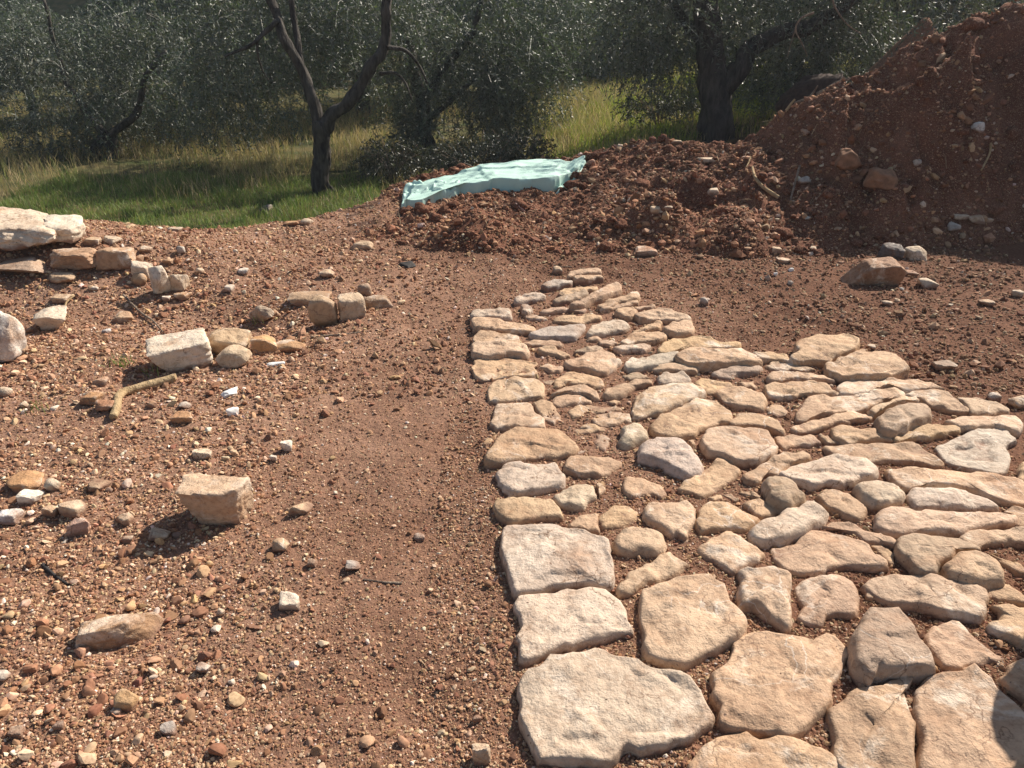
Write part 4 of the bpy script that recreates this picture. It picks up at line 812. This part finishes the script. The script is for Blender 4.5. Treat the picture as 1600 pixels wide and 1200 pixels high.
# ------------------------------------------------------------------ sticks and roots
def stick(name, label, pix, r0, r1, mat, cat='stick', seg=10, lift=0.6, offs=None):
    P = np.array([hit(*q) for q in pix]); P[:, 2] = surf(P[:, 0], P[:, 1]) + r0 * lift
    if offs is not None: P[:, 2] += np.array(offs)
    Q = smooth_path(P, 5 * len(P)); V, F_ = tube(Q, np.linspace(r0, r1, len(Q)), seg, len(label), .08)
    V0, F0 = tube(Q[[0, 0]] + np.array([[0, 0, 0], [1e-4, 0, 0]]), [r0, 1e-4], seg, len(label), .08)
    c = Q.mean(0); o = mesh_np(name, np.concatenate([V, V0]) - c, np.concatenate([F_, F0 + len(V)]), mat, c); return tag(o, label, cat)
stick('bent_stick', 'pale yellow bent stick lying on the soil', [(274, 594), (238, 606), (200, 618), (188, 626), (184, 642), (178, 657)], .021, .017, M_WOOD, offs=[.0, .004, .008, .008, .004, 0])
stick('thin_stick', 'thin brown stick on the soil beside the straight paving', [(486, 528), (530, 524), (576, 519)], .006, .003, M_TWIG)
stick('thin_stick', 'short dark stick fragment lower down in the fine soil', [(568, 908), (600, 911), (628, 914)], .003, .005, M_TWIG)
stick('charred_twig', 'knotted black twig in the gravel near the flaky brown stone', [(68, 886), (84, 900), (108, 918)], .007, .004, M_BLACK)
stick('root', 'pale curling root hanging on the dark face of the heap', [(1174, 272), (1178, 288), (1192, 300), (1216, 312)], .010, .016, M_WOOD, 'root', offs=[.03, .03, .02, 0])
stick('root', 'grey straight root on the heap beside the curling one', [(1248, 268), (1242, 290), (1234, 318)], .010, .006, M_TWIG, 'root', offs=[.02, .03, .01])
stick('root', 'small pale root higher up the heap', [(1172, 250), (1169, 260), (1165, 268)], .007, .004, M_WOOD, 'root', offs=[.02, .02, .02])
stick('root', 'yellowish root poking from the dark heap face', [(1544, 240), (1542, 254), (1532, 270)], .010, .006, M_WOOD, 'root', offs=[.03, .04, .01])
stick('root', 'pale broken root on the sunlit crest of the heap', [(1228, 178), (1234, 172), (1240, 168)], .014, .008, M_WOOD, 'root', offs=[.02, .03, .04])
stick('thin_stick', 'crooked twig on the pit edge beyond the square block', [(195, 470), (220, 492), (240, 505), (258, 524)], .007, .004, M_TWIG, offs=[.03, .01, .01, 0])
stick('thin_stick', 'curved pale twig rising beside the triangular stone', [(103, 496), (106, 484), (118, 468)], .007, .004, M_WOOD, offs=[0, .03, .02])
stick('thin_stick', 'thin twig near the tip of the paving', [(858, 412), (872, 418), (894, 418)], .006, .003, M_TWIG)

# ------------------------------------------------------------------ folded sheeting
def sheeting():
    front = [(628, 313), (658, 312), (685, 305), (705, 297), (740, 297), (780, 294), (815, 295), (860, 294), (884, 287), (908, 279), (916, 266)]
    back = [(906, 252), (880, 250), (850, 250), (800, 252.5), (760, 255.5), (705, 263), (668, 265), (640, 273), (631, 291)]
    P = np.array([up(a, b, .11)[:2] for a, b in front] + [up(a, b, .235)[:2] for a, b in back])
    A, c = area_c(P); n = 220; o = dense_outline(P - c, n, 5, 1.2)
    rl = np.linalg.norm(o, axis=1); s = 1 - np.linspace(0, 1, 46) ** 1.6; s = np.r_[1.01, s[:-1], .01]; V = []
    for i, si in enumerate(s):
        xy = o * si; W_ = xy + c; q = np.c_[W_, 0 * W_[:, 0]]; qa = q @ np.array([[1, .55, 0], [-.35, 1.3, 0], [0, 0, 1]])
        base = surf(W_[:, 0], W_[:, 1]) - .015
        d = np.clip((1 - si) * rl / .022, 0, 1) if i else np.zeros(n); prof = np.clip(1 - (1 - d) ** 3, 0, 1) ** .5
        lft = sstep(-W_[:, 0], .35, .95); rgt = sstep(W_[:, 0], .35, .8)
        top = .185 + .045 * (W_[:, 1] - 6.8) - .04 * lft - .02 * rgt + .03 * np.abs(vn(qa, .8, 61)) - 0.034 * np.abs(vn(qa, .33, 62)) * (.15 + lft + .8 * rgt) - .010 * np.abs(vn(qa, .16, 64)) + .014 * sstep(W_[:, 0] + .25 + .3 * (W_[:, 1] - 7), -.012, .012) + .016 * sstep(W_[:, 1] - 7.22 - .12 * W_[:, 0], -.01, .01)
        top = np.maximum(top, base + .05)
        V.append(np.c_[xy, base * (1 - prof) + top * prof])
    V = np.concatenate(V); m = len(s); q = V * np.array([1, 1, 1.]) + 3
    V[:, :2] += np.stack([vn(q, .09, 65), vn(q, .09, 66)], 1) * .010
    F_ = np.array([(i * n + j, i * n + (j + 1) % n, (i + 1) * n + (j + 1) % n, (i + 1) * n + j) for i in range(m - 1) for j in range(n)])
    t = empty('folded_sheeting', (c[0], c[1], 0)); tag(t, 'folded pale turquoise plastic sheeting lying on the low end of the heap', 'tarpaulin')
    a = mesh_np('sheet', V, F_, M_TARP, parent=t)
    a.data.set_sharp_from_angle(angle=R(22))
    # loose folded corners along the front and at the narrow end
    def flap(pix, z, th, seed):
        Q = np.array([up(a_, b_, z)[:2] for a_, b_ in pix]); _, cc = area_c(Q); oo = dense_outline(Q - cc, 80, seed, 1); rr = np.linalg.norm(oo, axis=1); VV = []; ss = np.r_[1.0, .99, np.linspace(.96, .02, 16)]
        for i, si in enumerate(ss):
            W_ = oo * si + cc; q_ = np.c_[W_, 0 * W_[:, 0]]; b_ = surf(W_[:, 0], W_[:, 1]) - .01; d = np.clip((1 - si) * rr / .03, 0, 1); pr = np.clip(1 - (1 - d) ** 2.5, 0, 1) ** .5 if i > 0 else 0 * d
            VV.append(np.c_[oo * si + cc - c, b_ + pr * (th + .03 * vn(q_, .12, seed) + .015 * vn(q_, .05, seed + 1))])
        VV = np.concatenate(VV); kk = len(ss)
        FF = np.array([(i * 80 + j, i * 80 + (j + 1) % 80, (i + 1) * 80 + (j + 1) % 80, (i + 1) * 80 + j) for i in range(kk - 1) for j in range(80)])
        mesh_np('fold', VV, FF, M_TARP, parent=t)
    flap([(674, 309), (676, 298), (690, 293), (712, 294), (722, 300), (712, 306), (695, 310)], .08, .085, 3)
    flap([(626, 316), (629, 298), (648, 294), (672, 300), (672, 309), (650, 314)], .07, .08, 4)
    flap([(866, 293), (876, 283), (896, 275), (916, 271), (912, 277), (893, 286)], .13, .035, 6)
sheeting()

# ------------------------------------------------------------------ olive trees
LEAFC = np.array([(0.054, 0.075, 0.052), (0.072, 0.092, 0.068), (0.043, 0.060, 0.045), (0.10, 0.118, 0.090), (0.095, 0.104, 0.062)])
def leaf_cloud(ell, seed, leaf_l=.062, leaf_w=.0145, per=18, droop=.55, gaps=-.18, twl=(.18, .42)):
    """twigs spread through ellipsoids [(centre, radii, n)], each with paired narrow leaves"""
    rng = np.random.default_rng(seed); TS = []
    for cen, rad, n in ell:
        n0 = int(n * 1.9); d = rng.normal(0, 1, (n0, 3)); d /= np.linalg.norm(d, axis=1)[:, None]
        p = np.array(cen) + d * np.array(rad) * (rng.uniform(.15, 1, n0) ** .5)[:, None]
        k = fbm(p, .8, 3, seed + 3) > gaps + rng.uniform(-.15, .15, n0); p, d = p[k][:n], d[k][:n]
        TS.append(np.c_[p, d])
    T = np.concatenate(TS); n = len(T); p0, d = T[:, :3], T[:, 3:]
    dr = d * .6 + rng.normal(0, .5, (n, 3)); dr[:, 2] -= droop * rng.uniform(0, 1.3, n); dr /= np.linalg.norm(dr, axis=1)[:, None]
    L = rng.uniform(*twl, n)
    u = (np.arange(per)[None] + rng.uniform(0, .6, (n, per))) / per
    sag = np.zeros((n, per, 3)); sag[:, :, 2] = -.35 * u ** 2 * L[:, None]
    bp = p0[:, None] + dr[:, None] * (u * L[:, None])[:, :, None] + sag
    ld = dr[:, None] * .55 + rng.normal(0, .62, (n, per, 3)); ld /= np.linalg.norm(ld, axis=2)[:, :, None]
    ref = rng.normal(0, 1, (n, per, 3)); wv = np.cross(ld, ref); wv /= np.linalg.norm(wv, axis=2)[:, :, None] + 1e-9
    ll = leaf_l * rng.uniform(.65, 1.25, (n, per, 1)); lw = leaf_w * rng.uniform(.7, 1.3, (n, per, 1))
    m = bp + ld * ll * .5
    V = np.stack([bp, m + wv * lw * .5, bp + ld * ll, m - wv * lw * .5], 2).reshape(-1, 3)
    F_ = np.arange(len(V)).reshape(-1, 4)
    ct = LEAFC[rng.integers(0, len(LEAFC), n)] * (1 + rng.normal(0, .2, (n, 1))) * (1 + .8 * fbm(p0, .8, 2, seed + 8))[:, None]  # noise tint paints lighter and darker clumps, standing in for light and shade
    cc = np.repeat(ct, per, 0) * (1 + rng.normal(0, .2, (n * per, 1))); C_ = np.repeat(np.clip(cc, .008, 1), 4, 0)
    # thin twig strips
    a = rng.normal(0, 1, (n, 3)); sv = np.cross(dr, a); sv /= np.linalg.norm(sv, axis=1)[:, None]; sv *= .0028
    e = p0 + dr * L[:, None]; e[:, 2] -= .35 * L; mid = p0 + dr * L[:, None] * .5; mid[:, 2] -= .0875 * L
    st = p0 - dr * .1
    TV = np.stack([st - sv, st + sv, mid + sv, mid - sv, e + sv * .4, e - sv * .4], 1).reshape(-1, 3)
    TF = (np.array([[0, 1, 2, 3], [3, 2, 4, 5]])[None] + (np.arange(n) * 6)[:, None, None]).reshape(-1, 4) + len(V)
    TC = np.repeat(np.array([[.12, .10, .08]]) * (1 + rng.normal(0, .3, (n, 1))), 6, 0)
    return np.concatenate([V, TV]), np.concatenate([F_, TF]), np.concatenate([C_, np.clip(TC, .02, 1)])
OT = 'olive trees of the grove'
def olive(label, base, limbs, ell, seed, leaf=(.062, .0145), per=18, twigs=None, gaps=-.18):
    base = np.array(base, float); t = empty('olive_tree', base); tag(t, label, 'tree', OT)
    parts = []
    for i, (pts, r0, r1) in enumerate(limbs):
        Q = smooth_path(pts, 7 * len(pts)); q = Q * 1.0; Q = Q + np.stack([vn(q, .3, seed + i), vn(q, .3, seed + i + 50), vn(q, .3, seed + i + 90)], 1) * min(r0, .1) * .55
        rad = np.linspace(r0, r1, len(Q)) * (1 + .14 * vn(q * np.array([1, 1, 1.6]), .16, seed + 7))
        if i == 0: rad[:5] *= np.array([1.5, 1.32, 1.18, 1.08, 1.03])
        parts.append(tube(Q, rad, 14 if r0 > .05 else 8, seed + i, .13))
    V, F_ = join(parts); mesh_np('trunk', V - base, F_, M_BARK, parent=t)
    if twigs:
        V, F_ = join([tube(smooth_path(q_, 4 * len(q_)), np.linspace(r0, r1, 4 * len(q_)), 6, 3) for q_, r0, r1 in twigs]); mesh_np('bare_twig', V - base, F_, M_TWIG, parent=t)
    V, F_, C_ = leaf_cloud(ell, seed, leaf[0], leaf[1], per, gaps=gaps); mesh_np('crown', V - base, F_, M_LEAF, parent=t, smooth=False, col=C_)
    return t
def px3(y, *pts): return [aty(a, b, y + (c if len(q) > 2 else 0)) for q in pts for a, b, c in [(q + (0,))[:3]]]
G1 = 9.4
olive('olive tree with a dark forked trunk rising above the grass edge', aty(506, 296, G1), [
    (px3(G1, (506, 300), (504, 262), (503, 225), (500, 186)), .105, .10),
    (px3(G1, (500, 205), (489, 160), (470, 112), (447, 62), (430, 25, .1), (414, -40, .2), (400, -130, .3), (380, -220, .4)), .072, .03),
    (px3(G1, (480, 135), (468, 85, .1), (461, 40, .2), (452, -20, .2), (452, -120, .1)), .05, .02),
    (px3(G1, (503, 200), (524, 176), (552, 155), (578, 118), (593, 80), (602, 40), (606, -20), (618, -110), (640, -200)), .085, .035),
    (px3(G1, (434, 33), (410, 55, -.1), (385, 72, -.2), (350, 88, -.3)), .032, .012), (px3(G1, (604, 74), (632, 78, .1), (652, 98, .2), (668, 130, .3)), .028, .01),
    (px3(G1, (592, 115), (616, 114), (632, 130), (644, 160)), .02, .008), (px3(G1, (402, 62, -.1), (404, 90, -.1), (410, 110), (420, 125)), .016, .006)],
    [(aty(395, 75, G1 + 1.5), (1.15, .9, .95), 900), (aty(330, 150, G1 + 1.8), (.8, .7, .6), 330), (aty(600, 45, G1 + 1.6), (.95, .9, .75), 380), (aty(500, 20, G1 + 1.9), (1.0, .7, .8), 420), (aty(470, -150, G1 + 1.3), (1.9, 1.5, .9), 70)], 11)
G2 = 9.7
olive('broad dark olive tree standing directly behind the red heap', aty(1118, 225, G2), [
    (px3(G2, (1118, 240), (1120, 190), (1116, 140), (1110, 80), (1104, 20), (1098, -60), (1090, -160)), .21, .10),
    (px3(G2, (1122, 160), (1146, 112), (1180, 72), (1225, 52), (1275, 40, -.1), (1320, 10, -.2), (1380, -60, -.3)), .13, .05),
    (px3(G2, (1112, 100), (1085, 50, .2), (1050, 0, .4), (1010, -80, .5)), .08, .03)],
    [(aty(1010, 20, G2 + .5), (.85, .9, .85), 700), (aty(1085, 40, G2 + .6), (.8, .7, .85), 560), (aty(1235, 30, G2 + .5), (1.1, .9, .85), 900), (aty(1330, 70, G2 + 1.0), (1.0, .8, .7), 560), (aty(1210, 125, G2 + .8), (.55, .5, .35), 160), (aty(1120, -150, G2), (2.1, 1.6, 1.0), 420), (aty(1420, -60, G2 + .3), (1.3, 1.2, 1.0), 700)], 23,
    twigs=[(px3(G2 - .7, (1300, -10), (1304, 10), (1324, 38), (1345, 52)), .012, .004), (px3(G2 - .8, (1272, 20), (1252, 28), (1243, 46), (1252, 66), (1262, 88)), .013, .004), (px3(G2 - .8, (1243, 46), (1238, 60), (1230, 90)), .007, .003)])
G3 = 11.6
olive('leaning olive tree with a twin trunk beyond the green grass', aty(185, 290, G3), [
    (px3(G3, (192, 298), (182, 262), (172, 228), (168, 205)), .105, .085), (px3(G3, (160, 292), (152, 262), (146, 236), (160, 210)), .065, .06),
    (px3(G3, (168, 212), (186, 200, .1), (212, 180, .1), (226, 140), (234, 110), (258, 80)), .06, .03), (px3(G3, (165, 212), (140, 180, .2), (110, 140, .4), (90, 80, .5), (70, 0, .5)), .06, .02)],
    [(aty(85, 140, G3 + .6), (1.45, 1.1, 1.0), 1200), (aty(235, 120, G3 + .9), (1.1, .9, 1.0), 700), (aty(110, 230, G3 + .2), (.8, .6, .55), 380), (aty(190, 60, G3 + .8), (.8, .8, .35), 120)], 37)
G4 = 11.8
olive('bushy olive tree drooping low behind the turquoise sheeting', aty(668, 235, G4), [
    (px3(G4, (668, 250), (664, 205), (660, 165), (648, 120), (640, 60)), .12, .07), (px3(G4, (660, 165), (690, 110), (725, 70), (748, 20), (760, -60)), .07, .03), (px3(G4, (664, 190), (690, 170), (735, 130), (780, 100)), .05, .02)],
    [(aty(725, 110, G4 + .1), (1.15, .9, 1.3), 1300), (aty(810, 120, G4 + .5), (.9, .8, .95), 700), (aty(640, 90, G4 + .6), (.9, .8, 1.0), 600), (aty(700, 205, G4 - .3), (.8, .5, .55), 380), (aty(740, -90, G4 + .3), (1.8, 1.3, .9), 120), (aty(885, 20, G4 + 1.2), (.8, .8, .7), 300)], 41)
G5 = 17.5
olive('slender twin stemmed olive tree far off in the sunny clearing', aty(900, 160, G5), [
    (px3(G5, (896, 166), (888, 138), (880, 112), (868, 80)), .07, .04), (px3(G5, (912, 164), (914, 138), (922, 112), (950, 70)), .075, .04), (px3(G5, (906, 160), (903, 140), (905, 110)), .035, .02)],
    [(aty(905, 70, G5), (1.7, 1.3, .95), 900), (aty(960, 60, G5 + .5), (1.3, 1.2, .8), 500)], 43, (.085, .02))
# trees further back: three sorts, placed with their own turn and size
def far_olive(seed):
    rng = np.random.default_rng(seed); t = empty('olive_tree', (0, 0, 0)); tag(t, 'x', 'tree', OT)
    a0 = rng.uniform(0, 6); limbs = [([(0, 0, -.3), (.05, 0, .4), (.02, .05, .9)], .15, .11)]
    for k in range(4):
        a = a0 + k * 1.57 + rng.uniform(-.3, .3); limbs.append(([(.02, .05, .8), (.4 * math.cos(a), .4 * math.sin(a), 1.3), (.9 * math.cos(a), .9 * math.sin(a), 1.9), (1.2 * math.cos(a), 1.2 * math.sin(a), 2.8)], .08, .03))
    V, F_ = join([tube(smooth_path(q, 6 * len(q)), np.linspace(r0, r1, 6 * len(q)), 10, seed + i) for i, (q, r0, r1) in enumerate(limbs)]); mesh_np('trunk', V, F_, M_BARK, parent=t)
    ell = [((rng.uniform(-.2, .2), rng.uniform(-.2, .2), 2.3), (1.7, 1.7, 1.35), 1100)]
    for k in range(5):
        a = a0 + k * 1.256; ell.append(((1.25 * math.cos(a), 1.25 * math.sin(a), rng.uniform(1.4, 2.2)), (.9, .9, .85), 330))
    V, F_, C_ = leaf_cloud(ell, seed, .10, .026, 14); mesh_np('crown', V, F_, M_LEAF, parent=t, smooth=False, col=C_); return t
protos = [far_olive(s) for s in (61, 67, 71)]
FAR = [(30, 15.0, 0, .62, 'olive tree with a thin dark trunk at the far left of the grove'), (315, 17.0, 1, 1.0, 'olive tree seen just past the forked trunk, over yellow grass'), (420, 20.5, 2, 1.1, 'olive tree deep in the grove behind the forked branches'),
       (560, 16.0, 0, 1.0, 'olive tree between the forked trunk and the bushy tree'), (770, 19.5, 1, 1.15, 'olive tree deep in the grove behind the bushy one'), (1030, 21.5, 2, 1.05, 'olive tree shading the back of the sunny clearing'),
       (1090, 24.0, 0, 1.2, 'olive tree far behind the broad dark one'), (1290, 15.5, 1, .9, 'olive tree half hidden behind the broad dark trunk, by dry grass'), (1360, 14.5, 2, 1.1, 'olive tree rising behind the smooth dusty mound'), (1540, 15.0, 0, 1.25, 'olive tree hidden behind the top of the red heap'),
       (180, 19.0, 2, .55, 'olive tree deep in the grove behind the leaning twin trunk'), (260, 25.0, 0, .6, 'olive tree at the back of the grove under the hillside'), (480, 27.0, 1, 1.3, 'olive tree at the very back behind the fork'),
       (660, 25.0, 2, 1.25, 'olive tree at the very back over the bushy one'), (870, 26.5, 0, 1.3, 'olive tree closing the back of the clearing'), (1290, 23.0, 2, 1.3, 'olive tree at the back behind the mound'), (60, 23.0, 1, .55, 'olive tree at the foot of the wooded hill')]
used = set()
for i, (px, y, k, sc, lab) in enumerate(FAR):
    src = protos[k]
    if k in used:
        o = src.copy(); COL.objects.link(o)
        for ch in src.children:
            c_ = ch.copy(); COL.objects.link(c_); c_.parent = o
    else: o = src; used.add(k)
    x = aty(px, 100, y)[0]; o.location = (x, y, float(ground_z(x, y)[0])); o.scale = (sc, sc, sc * (.95 + .03 * (i % 4))); o.rotation_euler = (0, 0, i * 2.1); o['label'] = lab

# ------------------------------------------------------------------ scrub behind the sheeting
def bush(label, px, py, y, w, h, seed, n):
    b = aty(px, py, y); b[2] = float(ground_z(b[0], y)[0]); t = empty('bush', b); tag(t, label, 'bush', 'bushes under the olive trees')
    rng = np.random.default_rng(seed); st = []
    for k in range(16):
        a = rng.uniform(0, 6.28); q = np.array([[0, 0, -.05], [.3 * w * math.cos(a), .2 * w * math.sin(a), h * .5], [.8 * w * math.cos(a), .6 * w * math.sin(a), h * rng.uniform(.7, 1.15)]]); st.append(tube(smooth_path(q, 10), np.linspace(.008, .003, 10), 6, k))
    V, F_ = join(st); mesh_np('stem', V, F_, M_TWIG, parent=t)
    V, F_, C_ = leaf_cloud([((0, 0, h * .55), (w, w * .7, h * .55), n)], seed, .035, .016, 16, .1, -.25, (.10, .25)); mesh_np('foliage', V, F_, M_BUSH, parent=t, smooth=False, col=C_ * np.array([.85, .75, .7]))
bush('dark tangled bush just behind the turquoise sheeting', 745, 245, 9.0, .62, .62, 5, 600)
bush('thin brown bush with bare stems beside the forked trunk', 612, 235, 9.9, .5, .5, 8, 260)
bush('low leafy bush at the edge of the sunny clearing', 810, 215, 9.6, .42, .5, 12, 300)
bush('shaded bush at the foot of the broad dark tree', 1030, 190, 10.6, .5, .4, 15, 300)
# stump with torn roots, behind the crest of the heap
sp = aty(1262, 158, 8.75); t = empty('tree_stump', sp); tag(t, 'dark uprooted stump with torn roots behind the crest of the heap', 'stump')
V, F_ = rock_shape(77, 'lump', 4, rough=2.2); o = mesh_np('stump', V * np.array([.33, .3, .30]), F_, plain('dark_stump_earth', (.05, .03, .022), .95, .5), parent=t)
V, F_ = join([tube(smooth_path(np.array(q), 12), np.linspace(.022, .006, 12), 8, k) for k, q in enumerate([[(0, -.25, .1), (.1, -.42, .2), (.22, -.46, .26)], [(.1, -.2, .15), (.25, -.3, .25), (.42, -.3, .24)], [(-.2, -.2, 0), (-.12, -.36, .08), (-.08, -.42, .2)], [(.2, -.2, .1), (.36, -.3, .08), (.45, -.32, .14)]])])
mesh_np('root', V, F_, M_TWIG, parent=t)
# far wooded hillside
rng = np.random.default_rng(3); n = 230; hx = np.r_[rng.uniform(-75, 60, 140), rng.uniform(-45, -8, 90)]; hy = np.r_[rng.uniform(34, 85, 140), rng.uniform(33, 62, 90)]; VV, CC = [], []
for a, b in zip(hx, hy):
    z = float(ground_z(a, b)[0]); rr = rng.uniform(1.6, 3.2); m = 700; d = rng.normal(0, 1, (m, 3)); d /= np.linalg.norm(d, axis=1)[:, None]
    p = np.array([a, b, z + rr * .8]) + d * rr * (rng.uniform(.3, 1, (m, 1)) ** .4) * np.array([1, 1, .9]); e1 = rng.normal(0, .17, (m, 3)); e2 = rng.normal(0, .17, (m, 3))
    VV.append(np.stack([p - e1, p + e2, p + e1, p - e2], 1).reshape(-1, 3)); CC.append(np.repeat(np.clip(np.array([(.038, .058, .045)]) * rng.uniform(.6, 1.5) * (1 + rng.normal(0, .2, (m, 1))), .01, 1), 4, 0))
V = np.concatenate(VV); o = mesh_np('hillside_woodland', V, np.arange(len(V)).reshape(-1, 4), M_BUSH, smooth=False, col=np.concatenate(CC)); tag(o, 'dark woodland covering the far hillside', 'woodland', kind='stuff')

# ------------------------------------------------------------------ thin summer haze
bm = bmesh.new(); bmesh.ops.create_cube(bm, size=1.0); me = bpy.data.meshes.new('haze'); bm.to_mesh(me); bm.free()
hz = bpy.data.objects.new('haze', me); COL.objects.link(hz); hz.scale = (310, 140, 62); hz.location = (0, 47, 29.2); tag(hz, 'thin pale air between the viewer and the far hillside', 'haze', kind='stuff')
m = bpy.data.materials.new('pale_air'); m.use_nodes = True; t_ = m.node_tree; t_.nodes.clear(); v_ = t_.nodes.new('ShaderNodeVolumePrincipled'); v_.inputs['Color'].default_value = (.80, .90, 1.0, 1); v_.inputs['Density'].default_value = 0.0014; v_.inputs['Anisotropy'].default_value = 0.3
o_ = t_.nodes.new('ShaderNodeOutputMaterial'); t_.links.new(v_.outputs[0], o_.inputs['Volume']); me.materials.append(m)
